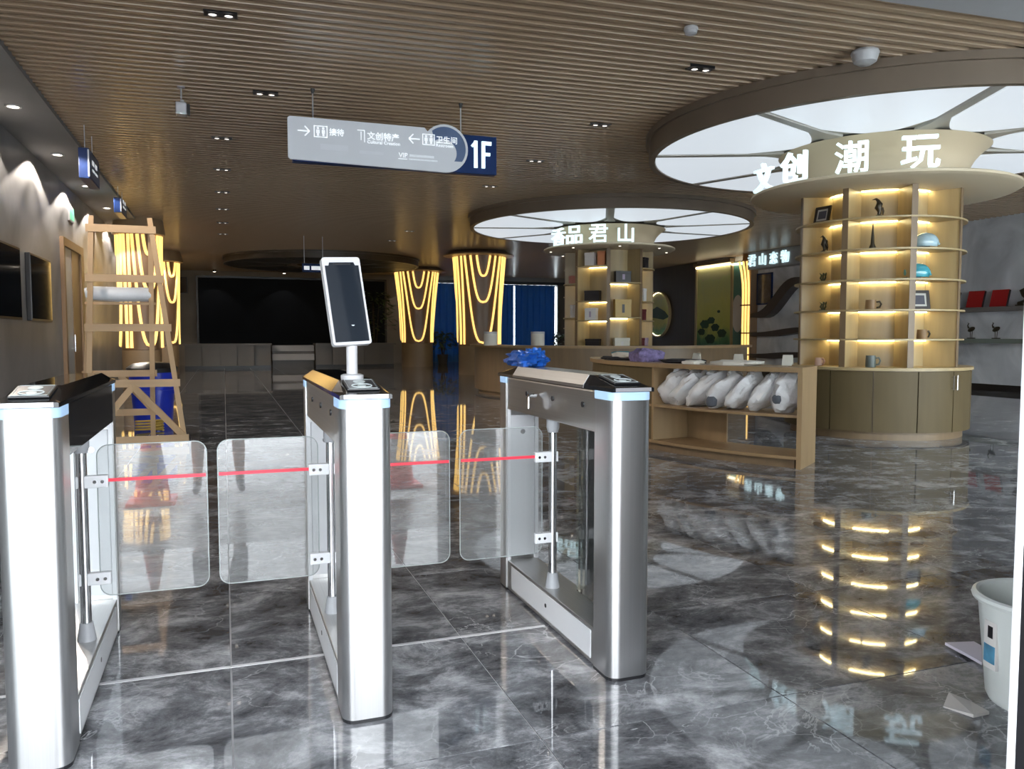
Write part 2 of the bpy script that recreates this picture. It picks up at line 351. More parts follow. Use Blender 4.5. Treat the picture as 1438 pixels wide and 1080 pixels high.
# ------------------------------------------------------------------ mesh helpers
class MB:
    def __init__(s):
        s.bm = bmesh.new()
    def _m(s, vs, m):
        if m is not None:
            bmesh.ops.transform(s.bm, matrix=m, verts=vs)
    def box(s, a, b, bev=0.0, m=None):
        (x0, y0, z0), (x1, y1, z1) = a, b
        vs = [s.bm.verts.new(p) for p in ((x0, y0, z0), (x1, y0, z0), (x1, y1, z0), (x0, y1, z0), (x0, y0, z1), (x1, y0, z1), (x1, y1, z1), (x0, y1, z1))]
        fs = [s.bm.faces.new([vs[i] for i in q]) for q in ((3, 2, 1, 0), (4, 5, 6, 7), (0, 1, 5, 4), (1, 2, 6, 5), (2, 3, 7, 6), (3, 0, 4, 7))]
        if m is not None:
            s._m(vs, m)
        if bev:
            es = list({e for f in fs for e in f.edges})
            bmesh.ops.bevel(s.bm, geom=es, offset=bev, segments=2, affect='EDGES', profile=0.6)
        return s
    def bar(s, p0, p1, wd, th, up=(0, 0, 1)):
        """box beam from p0 to p1; wd across (perp to up), th along up"""
        p0, p1 = Vector(p0), Vector(p1)
        d = (p1 - p0)
        L = d.length
        d.normalize()
        u = Vector(up)
        x = d.cross(u)
        if x.length < 1e-4:
            u = Vector((0, 1, 0)); x = d.cross(u)
        x.normalize()
        u = x.cross(d)
        m = Matrix((x, d, u)).transposed().to_4x4()
        m.translation = p0
        return s.box((-wd / 2, 0, -th / 2), (wd / 2, L, th / 2), 0, m)
    def prism(s, poly, z0, z1, m=None):
        n = len(poly)
        a = [s.bm.verts.new((x, y, z0)) for x, y in poly]
        b = [s.bm.verts.new((x, y, z1)) for x, y in poly]
        s.bm.faces.new(a[::-1]); s.bm.faces.new(b)
        for i in range(n):
            s.bm.faces.new((a[i], a[(i + 1) % n], b[(i + 1) % n], b[i]))
        s._m(a + b, m)
        return s
    def lathe(s, prof, n=32, a0=0.0, a1=2 * math.pi, m=None, cap=True):
        full = abs(a1 - a0 - 2 * math.pi) < 1e-6
        k = n if full else n + 1
        rings = []
        for r, z in prof:
            rings.append([s.bm.verts.new((r * math.cos(a0 + (a1 - a0) * i / n), r * math.sin(a0 + (a1 - a0) * i / n), z)) for i in range(k)])
        for j in range(len(prof) - 1):
            for i in range(n):
                q = (rings[j][i], rings[j][(i + 1) % k], rings[j + 1][(i + 1) % k], rings[j + 1][i])
                s.bm.faces.new(q)
        if cap and full:
            if prof[0][0] > 1e-4: s.bm.faces.new(rings[0][::-1])
            if prof[-1][0] > 1e-4: s.bm.faces.new(rings[-1])
        s._m([v for r in rings for v in r], m)
        return s
    def ring_solid(s, r0, r1, z0, z1, a0=0.0, a1=2 * math.pi, n=48):
        """annular sector solid"""
        full = abs(a1 - a0 - 2 * math.pi) < 1e-6
        k = n if full else n + 1
        V = []
        for (r, z) in ((r0, z0), (r1, z0), (r1, z1), (r0, z1)):
            V.append([s.bm.verts.new((r * math.cos(a0 + (a1 - a0) * i / n), r * math.sin(a0 + (a1 - a0) * i / n), z)) for i in range(k)])
        for j in range(4):
            for i in range(n):
                s.bm.faces.new((V[j][i], V[j][(i + 1) % k], V[(j + 1) % 4][(i + 1) % k], V[(j + 1) % 4][i]))
        if not full:
            s.bm.faces.new([V[j][0] for j in range(4)])
            s.bm.faces.new([V[j][-1] for j in (3, 2, 1, 0)])
        return s
    def cyl(s, p0, p1, r0, r1=None, n=16):
        r1 = r0 if r1 is None else r1
        p0, p1 = Vector(p0), Vector(p1)
        d = p1 - p0
        m = d.to_track_quat('Z', 'Y').to_matrix().to_4x4()
        m.translation = p0
        return s.lathe([(r0, 0), (r1, d.length)], n, m=m)
    def tube(s, pts, r, n=8, closed=False):
        pts = [Vector(p) for p in pts]
        rings = []
        N = len(pts)
        for i, p in enumerate(pts):
            if closed:
                t = pts[(i + 1) % N] - pts[i - 1]
            else:
                t = pts[min(i + 1, N - 1)] - pts[max(i - 1, 0)]
            q = t.to_track_quat('Z', 'Y').to_matrix()
            rr = r[i] if isinstance(r, (list, tuple)) else r
            rings.append([s.bm.verts.new(p + q @ Vector((rr * math.cos(2 * math.pi * k / n), rr * math.sin(2 * math.pi * k / n), 0))) for k in range(n)])
        for i in range(N if closed else N - 1):
            A, B = rings[i], rings[(i + 1) % N]
            # align the rings
            off = min(range(n), key=lambda o: (A[0].co - B[o].co).length)
            for k in range(n):
                s.bm.faces.new((A[k], A[(k + 1) % n], B[(k + 1 + off) % n], B[(k + off) % n]))
        if not closed:
            s.bm.faces.new(rings[0][::-1]); s.bm.faces.new(rings[-1])
        return s
    def blob(s, c, rad, nu=14, nv=9, p=1.0, nz=0.0, ns=2.0, seed=0, m=None, flat=None):
        """noisy super-ellipsoid"""
        vs = []
        def pw(v, e):
            return math.copysign(abs(v) ** e, v)
        rows = []
        off = Vector((seed * 7.31, seed * 3.7, seed * 1.9))
        for j in range(nv + 1):
            th = -math.pi / 2 + math.pi * j / nv
            if j in (0, nv):
                pts = [(0, 0, math.copysign(1, th))]
            else:
                pts = []
                for i in range(nu):
                    ph = 2 * math.pi * i / nu
                    pts.append((pw(math.cos(th), p) * pw(math.cos(ph), p), pw(math.cos(th), p) * pw(math.sin(ph), p), pw(math.sin(th), p)))
            row = []
            for q in pts:
                v = Vector((q[0] * rad[0], q[1] * rad[1], q[2] * rad[2]))
                if nz:
                    v = v * (1 + nz * noise.noise(Vector(q) * ns + off))
                if flat is not None and v.z < flat:
                    v.z = flat
                bv = s.bm.verts.new(v + Vector(c) if m is None else v)
                row.append(bv); vs.append(bv)
            rows.append(row)
        for j in range(nv):
            A, B = rows[j], rows[j + 1]
            for i in range(nu):
                a0, a1 = A[i % len(A)], A[(i + 1) % len(A)]
                b0, b1 = B[i % len(B)], B[(i + 1) % len(B)]
                q = []
                for v in (a0, a1, b1, b0):
                    if v not in q: q.append(v)
                if len(q) > 2: s.bm.faces.new(q)
        if m is not None:
            s._m(vs, m)
            bmesh.ops.translate(s.bm, vec=Vector(c), verts=vs)
        return s
    def mesh(s, name, material, smooth=False):
        bmesh.ops.recalc_face_normals(s.bm, faces=s.bm.faces)
        me = bpy.data.meshes.new(name)
        s.bm.to_mesh(me)
        s.bm.free()
        me.materials.append(mat[material])
        if smooth:
            for p in me.polygons: p.use_smooth = True
            if hasattr(me, 'set_sharp_from_angle'): me.set_sharp_from_angle(angle=R(40))
        return me
    def build(s, name, material, parent=None, smooth=False, loc=None, rot=None):
        return put(name, s.mesh(name, material, smooth), parent, loc, rot)

def put(name, me, parent=None, loc=None, rot=None):
    o = bpy.data.objects.new(name, me)
    COL.objects.link(o)
    if parent is not None: o.parent = parent
    if loc is not None: o.location = loc
    if rot is not None: o.rotation_euler = rot
    return o

def tag(o, label, cat, group=None):
    o['label'] = label
    o['category'] = cat
    if group: o['group'] = group
    return o

def thing(name, label, cat, loc=(0, 0, 0), rz=0.0, group=None, rot=None):
    o = bpy.data.objects.new(name, None)
    o.empty_display_size = 0.1
    COL.objects.link(o)
    o.location = loc
    o.rotation_euler = rot if rot else (0, 0, rz)
    return tag(o, label, cat, group)

def struct(o, label=None):
    o['kind'] = 'structure'
    if label: o['label'] = label
    return o

def rrect(w0, w1, h0, h1, r, n=6, corners=(1, 1, 1, 1)):
    """rounded rectangle outline, counter-clockwise from lower-left"""
    pts = []
    for (cx, cy, a), on in zip(((w0 + r, h0 + r, 180), (w1 - r, h0 + r, 270), (w1 - r, h1 - r, 0), (w0 + r, h1 - r, 90)), corners):
        if on:
            for i in range(n + 1):
                t = R(a + 90 * i / n)
                pts.append((cx + r * math.cos(t), cy + r * math.sin(t)))
        else:
            t = R(a + 45)
            pts.append((cx + r * math.copysign(1, math.cos(t)), cy + r * math.copysign(1, math.sin(t))))
    return pts

_fc = bpy.data.curves.new('lettering', 'FONT')
_fo = bpy.data.objects.new('lettering', _fc)
def text_mesh(body, h, depth, material, bold=0.0):
    """upright text mesh facing -Y, centred in x and z"""
    COL.objects.link(_fo)
    _fc.body = body
    _fc.size = 1.0
    _fc.extrude = depth / 2 / h
    _fc.offset = bold
    _fc.resolution_u = 2
    bpy.context.view_layer.update()
    dg = bpy.context.evaluated_depsgraph_get()
    me = bpy.data.meshes.new_from_object(_fo.evaluated_get(dg))
    COL.objects.unlink(_fo)
    xs = [v.co.x for v in me.vertices]; ys = [v.co.y for v in me.vertices]
    cx, cy = (min(xs) + max(xs)) / 2, (min(ys) + max(ys)) / 2
    k = h / (max(ys) - min(ys))
    for v in me.vertices:
        x, y, z = v.co
        v.co = ((x - cx) * k, -z * h, (y - cy) * k)
    me.materials.clear()
    me.materials.append(mat[material])
    me['aspect'] = (max(xs) - min(xs)) / (max(ys) - min(ys))
    return me

# ================================================================== SETTING
XL, XR, YF, YB, ZC = -2.5, 16.2, 1.1, 35.5, 3.85

# ---- floor
fl = struct(MB().box((XL - 0.2, YF + 0.245, -0.2), (XR, YB, -0.006)).build('floor', 'grout'), 'polished dark grey marble floor with white veins')
ft = MB().box((0.0032, 0.0032, -0.006), (TILE - 0.0032, TILE - 0.0032, 0.0)).mesh('tile', 'floor')
tiles = []
for i in range(-3, 18):
    for j in range(-2, 36):
        x, y = TX0 + i * TILE, TY0 + j * TILE
        cx, cy = x + TILE / 2, y + TILE / 2
        a = math.atan2(cx, cy) - YAW
        d = math.hypot(cx, cy)
        tiles.append((d + (1000 if abs(a) > R(37) + 0.6 / d else 0), x, y))
tiles.sort()
for d, x, y in tiles[:300]:
    put('tile', ft, fl, (x, y, 0))
rest = MB()
for d, x, y in tiles[300:]:
    rest.box((x + 0.0032, y + 0.0032, -0.006), (x + TILE - 0.0032, y + TILE - 0.0032, 0.0))
ro = rest.build('tile_field', 'floor', fl)
ro['kind'] = 'stuff'
MB().box((-2.4, TY0 - 0.010, 0.0), (1.275, TY0 + 0.010, 0.0012)).build('joint_filler', 'grout', fl)

# ---- outside ground and door threshold
struct(MB().box((-30, -30, -0.3), (45, 0.4, -0.01)).build('terrace', 'paving'), 'pale concrete terrace outside the entrance')
struct(MB().box((-3.0, 0.4, -0.2), (XR, YF + 0.245, 0.0)).build('trim_1', 'threshold'), 'black granite threshold strip at the entrance door')

# ---- ceiling: backing, slats, plain grey strip by the facade
SL_ROT = R(-2.5)
ce = struct(MB().box((XL - 0.2, YF - 0.1, ZC + 0.075), (XR + 0.2, YB + 0.2, ZC + 0.2)).build('ceiling', 'ceil_dark'), 'brown slatted wooden ceiling')
sm = MB().box((-9.05, -0.032, 0.0), (9.05, 0.032, 0.07), 0.006).mesh('slat', 'slat')
ny = int((YB - 0.45 - 5.0) / 0.142)
for k in range(ny):
    put('slat', sm, ce, (7.17, 5.0 + 0.142 * k, ZC), (0, 0, SL_ROT))
gc = MB().prism([(XL, YF), (XR, YF), (XR, 4.55), (XL, 5.37)], ZC - 0.03, ZC + 0.06)
gc.build('plaster_strip', 'ceil_grey', ce)

# ---- walls
struct(MB().box((XL - 0.2, YF, 0), (XL, YB + 0.2, ZC + 0.075)).build('wall_left', 'wall'), 'grey marble wall along the left side')
struct(MB().box((XR, YF, 0), (XR + 0.2, YB + 0.2, ZC + 0.075)).build('wall_right', 'wall_r'), 'pale grey marble wall along the right side')
# the far dark stretch of the right wall
struct(MB().box((XR - 0.05, 25.4, 0), (XR, YB, ZC + 0.06)).build('trim_2', 'wall_dark'), 'dark brown panelling on the far right wall')
wb = struct(MB().box((XL, YB, 0), (8.6, YB + 0.2, ZC + 0.075)).box((15.2, YB, 0), (XR, YB + 0.2, ZC + 0.075)).box((8.6, YB, 3.6), (15.2, YB + 0.2, ZC + 0.075)).box((8.6, YB, 0), (15.2, YB + 0.2, 0.25)).build('wall_back', 'wall_beige'), 'beige stone wall at the far end')
struct(MB().box((XR - 0.03, 5.0, 0.0), (XR, 25.0, 0.14)).build('baseboard_right', 'black_trim'), 'black skirting along the right wall')
# soffit along the left wall
SOX, SOZ = -1.80, 3.80
struct(MB().box((XL, YF, SOZ), (SOX, YB, SOZ + 0.11)).build('trim_3', 'soffit'), 'grey lowered soffit above the left wall')
# back window with frame
wn = struct(MB().box((8.6, YB + 0.05, 0.25), (8.68, YB + 0.15, 3.6)).box((15.12, YB + 0.05, 0.25), (15.2, YB + 0.15, 3.6)).box((8.6, YB + 0.05, 3.52), (15.2, YB + 0.15, 3.6)).box((8.6, YB + 0.05, 0.25), (15.2, YB + 0.15, 0.33)).build('window_1', 'black_trim'), 'wide far window behind blue curtains')
for k in range(4):
    x0 = 8.68 + k * 1.61
    MB().box((x0 + 0.02, YB + 0.09, 0.33), (x0 + 1.59, YB + 0.10, 3.52)).build('pane', 'window', wn)
for k in range(1, 4):
    x0 = 8.68 + k * 1.61
    MB().box((x0 - 0.03, YB + 0.07, 0.33), (x0 + 0.03, YB + 0.13, 3.52)).build('mullion', 'black_trim', wn)

# ---- front facade (beside and behind the camera): open double door, dark pier, glazing
JX = 1.408
struct(MB().box((JX + 0.035, YF - 0.2, 0), (4.4, YF - 0.02, ZC + 0.075)).box((XL - 0.2, YF - 0.2, 3.4), (JX + 0.035, YF - 0.02, ZC + 0.075)).box((4.4, YF - 0.2, 3.4), (XR + 0.2, YF - 0.02, ZC + 0.075)).build('wall_front', 'facade'), 'charcoal facade wall beside the entrance')
struct(MB().box((JX + 0.002, YF - 0.24, 0), (4.4, YF - 0.2, 3.4)).build('trim_5', 'black_trim'), 'black cladding on the outside of the facade pier')
dj = struct(MB().box((JX, YF - 0.018, 0), (JX + 0.035, YF, 3.4), 0.004).build('trim_4', 'alu'), 'white aluminium door jamb at the right edge')
MB().box((JX + 0.002, YF - 0.2, 0), (JX + 0.035, YF - 0.018, 3.4)).build('seal', 'black_trim', dj)
def glazing(idx, x0, x1, n, z0=0.0, z1=3.4):
    b = MB()
    b.box((x0, YF - 0.05, z0), (x1, YF + 0.05, z0 + 0.08)).box((x0, YF - 0.05, z1 - 0.08), (x1, YF + 0.05, z1))
    o = struct(b.build('window_%d' % idx, 'alu'), 'floor to ceiling facade glazing')
    st = (x1 - x0) / n
    for k in range(n + 1):
        x = x0 + k * st
        MB().box((max(x0, x - 0.04), YF - 0.05, z0 + 0.08), (min(x1, x + 0.04), YF + 0.05, z1 - 0.08)).build('mullion', 'alu', o)
    for k in range(n):
        MB().box((x0 + k * st + 0.04, YF - 0.006, z0 + 0.08), (x0 + (k + 1) * st - 0.04, YF + 0.006, z1 - 0.08)).build('pane', 'window', o)
    return o
glazing(2, 4.4, XR, 7)
glazing(3, XL, -1.2, 1)

struct(MB().box((-4.0, -1.9, 3.42), (8.0, YF - 0.12, 3.75)).build('sky_blocker', 'black_trim'), 'unseen dark slab added over the entrance to block the upper sky')  # added slab, out of view: keeps upper sky out of the scanner screen's reflection

# daylight portals in the facade openings (guide sky sampling only)
def portal(x0, x1, z0, z1, y, flip=False):
    l = bpy.data.lights.new('daylight_portal', 'AREA')
    l.shape = 'RECTANGLE'
    l.size, l.size_y = x1 - x0, z1 - z0
    l.cycles.is_portal = True
    o = bpy.data.objects.new('daylight_portal', l)
    COL.objects.link(o)
    o.location = ((x0 + x1) / 2, y, (z0 + z1) / 2)
    o.rotation_euler = (R(90) if not flip else R(-90), 0, 0)
portal(XL, JX, 0, 3.4, YF - 0.12, True)
portal(4.4, XR, 0, 3.4, YF - 0.12, True)
portal(8.6, 15.2, 0.3, 3.5, YB + 0.25)

# ---- door in the left wall
d1 = struct(MB().box((XL, 15.0, 0), (XL + 0.06, 15.12, 2.86)).box((XL, 16.72, 0), (XL + 0.06, 17.0, 2.86)).box((XL, 15.12, 2.72), (XL + 0.06, 16.72, 2.86)).build('door_1', 'door_wood'), 'brown framed door in the left wall')
MB().box((XL, 15.12, 0.0), (XL + 0.02, 15.92, 2.72)).build('door_leaf', 'door_leaf', d1)
MB().box((XL, 15.92, 0.0), (XL + 0.03, 16.72, 2.72)).build('door_leaf', 'door_wood', d1)
MB().cyl((XL + 0.05, 15.86, 0.95), (XL + 0.05, 15.86, 1.25), 0.015).box((XL + 0.015, 15.85, 1.0), (XL + 0.05, 15.87, 1.02)).box((XL + 0.015, 15.85, 1.18), (XL + 0.05, 15.87, 1.2)).build('door_handle', 'chrome', d1)

# ================================================================== CEILING FITTINGS
# soffit downlights with real spots washing the wall
def ring_beam(l):
    # wide-beam optic: brighter towards the edge of the cone than on axis
    l.use_nodes = True
    nt = l.node_tree
    em = nt.nodes['Emission']
    tc = nt.nodes.new('ShaderNodeTexCoord')
    sp = nt.nodes.new('ShaderNodeSeparateXYZ')
    ab = nt.nodes.new('ShaderNodeMath'); ab.operation = 'ABSOLUTE'
    mr = nt.nodes.new('ShaderNodeMapRange')
    mr.inputs[1].default_value = 0.36; mr.inputs[2].default_value = 0.72
    mr.inputs[3].default_value = 9.0; mr.inputs[4].default_value = 1.0
    nt.links.new(tc.outputs['Normal'], sp.inputs[0])
    nt.links.new(sp.outputs['Z'], ab.inputs[0])
    nt.links.new(ab.outputs[0], mr.inputs[0])
    nt.links.new(mr.outputs[0], em.inputs['Strength'])

ords = ['nearest', 'second', 'third', 'fourth', 'fifth', 'sixth', 'seventh', 'eighth', 'ninth']
lm = MB().lathe([(0.001, -0.004), (0.055, -0.004), (0.06, 0.0)], 20, cap=False).mesh('lens', 'lamp')
tm = MB().ring_solid(0.06, 0.085, -0.012, 0.0, n=24).mesh('trim_ring', 'silver')
for k in range(9):
    y = 7.95 + 2.56 * k
    t = thing('soffit_downlight', 'round recessed downlight in grey soffit, %s from the entrance' % ords[k], 'downlight', (-2.165, y, SOZ), 0, 'soffit downlights')
    put('lens', lm, t); put('trim_ring', tm, t)
    l = bpy.data.lights.new('downlight_beam', 'SPOT')
    l.energy = 34; l.color = (1.0, 0.89, 0.78); l.spot_size = R(140); l.spot_blend = 0.10
    ring_beam(l); l.shadow_soft_size = 0.05
    lo = bpy.data.objects.new('downlight_beam', l); COL.objects.link(lo)
    lo.parent = t; lo.location = (0, 0, -0.02); lo.rotation_euler = (0, 0, 0)

# twin recessed downlights in the slats
hm = MB().box((-0.13, -0.06, -0.004), (0.13, 0.06, 0.06)).mesh('housing', 'black_plastic')
l2 = MB().lathe([(0.001, 0), (0.028, 0), (0.034, 0.004)], 16, cap=False).mesh('lens', 'lamp_dim')
l2r = MB().ring_solid(0.036, 0.046, -0.006, 0.004, n=16).mesh('lens_ring', 'black_plastic')
rowx = [(0.03, [7.12, 9.25, 11.5, 13.65, 15.8, 17.9, 20.1, 22.3], 'left'), (4.45, [6.97, 9.2, 11.4, 13.6, 20.1, 22.3], 'middle')]
for x, ys, nm in rowx:
    for k, y in enumerate(ys):
        xx = x + (0.45 if (nm == 'left' and k == 1) else 0)
        t = thing('twin_downlight', 'twin black recessed downlight in slats, %s of the %s row' % (ords[k], nm), 'downlight', (xx, y, ZC), SL_ROT, 'twin ceiling downlights')
        put('housing', hm, t)
        for s in (-1, 1):
            a = put('lens', l2, t, (s * 0.062, 0, -0.010))
            put('lens_ring', l2r, a)

# smoke detector and access dome
t = thing('smoke_detector', 'small white round smoke detector on slat ceiling', 'smoke detector', (3.78, 6.07, ZC))
MB().lathe([(0.055, 0), (0.062, -0.02), (0.06, -0.028)], 24).build('base', 'white_plastic', t, True)
MB().lathe([(0.054, -0.028), (0.05, -0.055), (0.03, -0.065), (0.001, -0.066)], 24, cap=False).build('cap', 'white_plastic', t, True)
t = thing('access_point', 'white dome wireless access point on ceiling above large canopy', 'access point', (5.60, 6.03, ZC))
MB().lathe([(0.115, 0), (0.125, -0.02), (0.12, -0.04)], 28).build('base', 'white_plastic', t, True)
MB().lathe([(0.118, -0.04), (0.10, -0.10), (0.06, -0.125), (0.001, -0.128)], 28, cap=False).build('dome', 'white_plastic', t, True)

# pendant camera
t = thing('pendant_camera', 'grey twin lens camera hanging from ceiling on thin rod', 'camera', (-0.37, 9.30, ZC))
MB().cyl((0, 0, 0), (0, 0, -0.18), 0.009, n=8).lathe([(0.04, 0), (0.04, -0.012)], 12).build('rod', 'silver', t)
MB().box((-0.055, -0.075, -0.30), (0.055, 0.055, -0.17), 0.012).build('body', 'silver', t)
MB().box((0.055, -0.04, -0.29), (0.085, 0.04, -0.18), 0.006).build('side_block', 'black_plastic', t)
for s in (-1, 1):
    MB().cyl((s * 0.025, -0.085, -0.285), (s * 0.025, -0.07, -0.285), 0.016, n=12).build('lens', 'ring', t)
MB().blob((0.01, 0, -0.15), (0.02, 0.02, 0.02), 8, 6).build('joint', 'white_plastic', t, True)

# small hanging blue signs near the left wall
for k, (x, y, zt, zb, lb) in enumerate(((-1.58, 11.25, 3.55, 3.18, 'blue hanging sign box near left wall, the closer one'), (-1.70, 15.7, 3.64, 3.38, 'blue hanging sign box near left wall, the farther one'))):
    t = thing('hanging_sign', lb, 'sign', (x, y, ZC), 0, 'small blue hanging signs')
    MB().box((-0.06, 0, zb - ZC), (0.06, 0.85, zt - ZC), 0.01).build('box', 'sign_blue2', t)
    MB().box((0.061, 0.03, zb - ZC + 0.03), (0.066, 0.82, zt - ZC - 0.03)).build('face', 'sign_mid', t)
    MB().box((0.045, -0.006, zb - ZC + 0.02), (0.062, 0.0, zt - ZC - 0.02)).build('edge', 'sign_grey', t)
    for yy in (0.12, 0.73):
        MB().cyl((0, yy, zt - ZC), (0, yy, 0), 0.006, n=8).build('rod', 'silver', t)
    for i in range(2):
        b = MB().box((0.067, 0.2 + i * 0.25, zb - ZC + 0.12), (0.069, 0.4 + i * 0.25, zb - ZC + 0.15))
        b.box((0.067, 0.2 + i * 0.25, zb - ZC + 0.2), (0.069, 0.36 + i * 0.25, zb - ZC + 0.26))
        b.build('print_mark', 'print', t)

# main hanging sign
SY = 8.80
t = thing('direction_sign', 'large grey and blue hanging direction sign with glowing 1F', 'sign', (0.67, SY, 3.07))
MB().box((0.05, 0.05, 0.0), (2.31, 0.17, 0.43), 0.012).build('blue_box', 'sign_blue', t)
fc, fr = (1.69, 0.245), 0.262
out = [(0.02, 0.02), (fc[0] - 0.03, -0.015)]
out = [(0.0, 0.03), (0.02, 0.012), (fc[0] - 0.02, fc[1] - fr)]
for i in range(0, 25):
    a = R(-88 + (88 + 140) * i / 24)
    out.append((fc[0] + fr * math.cos(a), fc[1] + fr * math.sin(a)))
out += [(fc[0] - 0.235, 0.452), (0.02, 0.452), (0.0, 0.435)]
mxz = Matrix(((1, 0, 0, 0), (0, 0, -1, 0), (0, 1, 0, 0), (0, 0, 0, 1)))
face = MB().prism(out, -0.03, 0.0, m=mxz).build('face_plate', 'sign_grey', t)
# crescent on the round end
cr = []
for i in range(0, 19):
    a = R(-35 + (35 + 130) * i / 18)
    cr.append((fc[0] + 0.235 * math.cos(a), fc[1] + 0.235 * math.sin(a)))
for i in range(0, 19):
    a = R(125 - (125 + 35) * i / 18)
    cr.append((fc[0] - 0.03 + 0.16 * math.cos(a), fc[1] - 0.05 + 0.15 * math.sin(a)))
MB().prism(cr, 0.0, 0.003, m=mxz).build('crescent', 'sign_mid', t)
MB().prism([(fc[0] - 0.03 + 0.105 * math.cos(R(a)), fc[1] - 0.06 + 0.105 * math.sin(R(a))) for a in range(0, 360, 15)], 0.0, 0.003, m=mxz).build('grey_dot', 'sign_grey', t)
def sign_text(body, x, z, h, mt='print', depth=0.006, y=-0.003, bold=0.012, par=None, name='lettering'):
    me = text_mesh(body, h, depth, mt, bold)
    put(name, me, par or t, (x + me['aspect'] * h / 2, y, z))
def arrow(x, z, s):
    b = MB()
    b.box((x - 0.06, -0.004, z - 0.006), (x + 0.06, 0, z + 0.006))
    for k in (-1, 1):
        b.bar((x + s * 0.06, -0.002, z), (x + s * 0.012, -0.002, z + k * 0.05), 0.012, 0.004, (0, 1, 0))
    b.build('arrow', 'print', t)
def icon_people(x, z):
    b = MB()
    for a, c in (((x - 0.07, -0.004, z - 0.06), (x - 0.062, 0, z + 0.06)), ((x + 0.062, -0.004, z - 0.06), (x + 0.07, 0, z + 0.06)), ((x - 0.07, -0.004, z + 0.052), (x + 0.07, 0, z + 0.06)), ((x - 0.07, -0.004, z - 0.06), (x + 0.07, 0, z - 0.052))):
        b.box(a, c)
    for s in (-1, 1):
        b.lathe([(0.012, 0), (0.012, 0.004)], 10, m=Matrix.Translation((x + s * 0.028, 0, z + 0.035)) @ Matrix.Rotation(R(90), 4, 'X'))
        b.box((x + s * 0.028 - 0.016, -0.004, z - 0.018), (x + s * 0.028 + 0.016, 0, z + 0.018))
        b.box((x + s * 0.028 - 0.010, -0.004, z - 0.045), (x + s * 0.028 + 0.010, 0, z - 0.018))
    b.build('pictogram', 'print', t)
arrow(0.16, 0.31, 1)
icon_people(0.335, 0.315)
sign_text('接待', 0.425, 0.32, 0.075)
b = MB()
b.box((0.72, -0.004, 0.36), (0.80, 0, 0.368)).box((0.792, -0.004, 0.24), (0.80, 0, 0.368)).box((0.755, -0.004, 0.26), (0.763, 0, 0.35)).build('pictogram', 'print', t)
sign_text('文创特产', 0.825, 0.315, 0.085)
sign_text('Cultural Creation', 0.825, 0.250, 0.035, bold=0.0)
arrow(1.34, 0.32, -1)
icon_people(1.50, 0.325)
sign_text('卫生间', 1.585, 0.335, 0.078)
sign_text('Restroom', 1.585, 0.272, 0.034, bold=0.0)
sign_text('VIP', 1.165, 0.135, 0.05, bold=0.0)
MB().box((1.16, -0.004, 0.092), (1.26, 0, 0.098)).build('underline', 'print', t)
MB().box((1.285, -0.003, 0.125), (1.56, 0, 0.150)).build('faint_print', 'print_faint', t)
MB().box((1.275, -0.003, 0.090), (1.60, 0, 0.105)).build('faint_print', 'print_faint', t)
MB().box((0.33, -0.003, 0.13), (0.62, 0, 0.19)).build('faint_print', 'print_worn', t)
MB().box((0.74, -0.003, 0.12), (1.0, 0, 0.15)).build('faint_print', 'print_worn', t)
MB().box((2.035, 0.03, 0.065), (2.075, 0.05, 0.365)).bar((2.055, 0.04, 0.355), (2.01, 0.04, 0.30), 0.03, 0.02, (0, 1, 0)).build('numeral', 'letter', t)
MB().box((2.125, 0.03, 0.065), (2.165, 0.05, 0.365)).box((2.165, 0.03, 0.325), (2.24, 0.05, 0.365)).box((2.165, 0.03, 0.205), (2.225, 0.05, 0.24)).build('letter', 'letter', t)
for x in (0.27, 1.90):
    MB().cyl((x, 0.11, 0.43), (x, 0.11, ZC - 3.07), 0.008, n=8).build('rod', 'silver', t)
    MB().lathe([(0.025, ZC - 3.07), (0.012, ZC - 3.07 - 0.05)], 10).build('rod_cup', 'black_plastic', t, loc=(x, 0.11, 0))

# ================================================================== CANOPIES, DISPLAY PILLARS
P1, P2 = (7.95, 8.25), (8.12, 16.3)
def canopy(c, Rr, z, n, rot, label, lit=True):
    t = thing('ceiling_canopy', label, 'ceiling light', (c[0], c[1], z))
    top = ZC - z - 0.002
    rimm = 'rim' if lit else 'wall_dark'
    MB().ring_solid(Rr, Rr + 0.10, top * 0.72, top, n=96).build('upper_lip', rimm, t, True)
    MB().ring_solid(Rr - 0.02, Rr + 0.06, -0.012, top * 0.72, n=96).build('rim', rimm, t, True)
    MB().ring_solid(0.9, Rr - 0.02, 0.02, 0.04, n=96).build('rib_plate', 'rib' if lit else 'rim', t)
    st = 2 * math.pi / n
    for k in range(n):
        # luminous sector with rounded inner end
        a0, a1 = rot + k * st, rot + (k + 1) * st
        gap = 0.085
        pts = []
        ro_ = Rr - 0.03
        m_ = 18
        for i in range(m_ + 1):
            r = ro_
            g = gap / r
            a = a0 + g + (a1 - a0 - 2 * g) * i / m_
            pts.append((r * math.cos(a), r * math.sin(a)))
        for i in range(m_ + 1):
            u = 1 - 2 * i / m_
            r = 1.20 + 0.50 * (abs(u) ** 3.0)
            g = gap / r
            a = (a0 + a1) / 2 + u * ((a1 - a0) / 2 - g)
            pts.append((r * math.cos(a), r * math.sin(a)))
        MB().prism([(1.24, -0.11), (1.5, -0.06), (Rr - 0.02, -0.045), (Rr - 0.02, 0.045), (1.5, 0.06), (1.24, 0.11)], -0.008, 0.02).build('rib', 'rib' if lit else 'wall_dark', t, rot=(0, 0, a0))
        MB().prism(pts, 0.0, 0.02).build('light_panel', 'lumi' if lit else 'unlit', t)
    return t
canopy(P1, 2.86, 3.56, 8, R(-158), 'large round luminous ceiling canopy over nearest display pillar')
canopy(P2, 3.03, 3.60, 9, R(-116), 'round luminous ceiling canopy over middle display pillar')
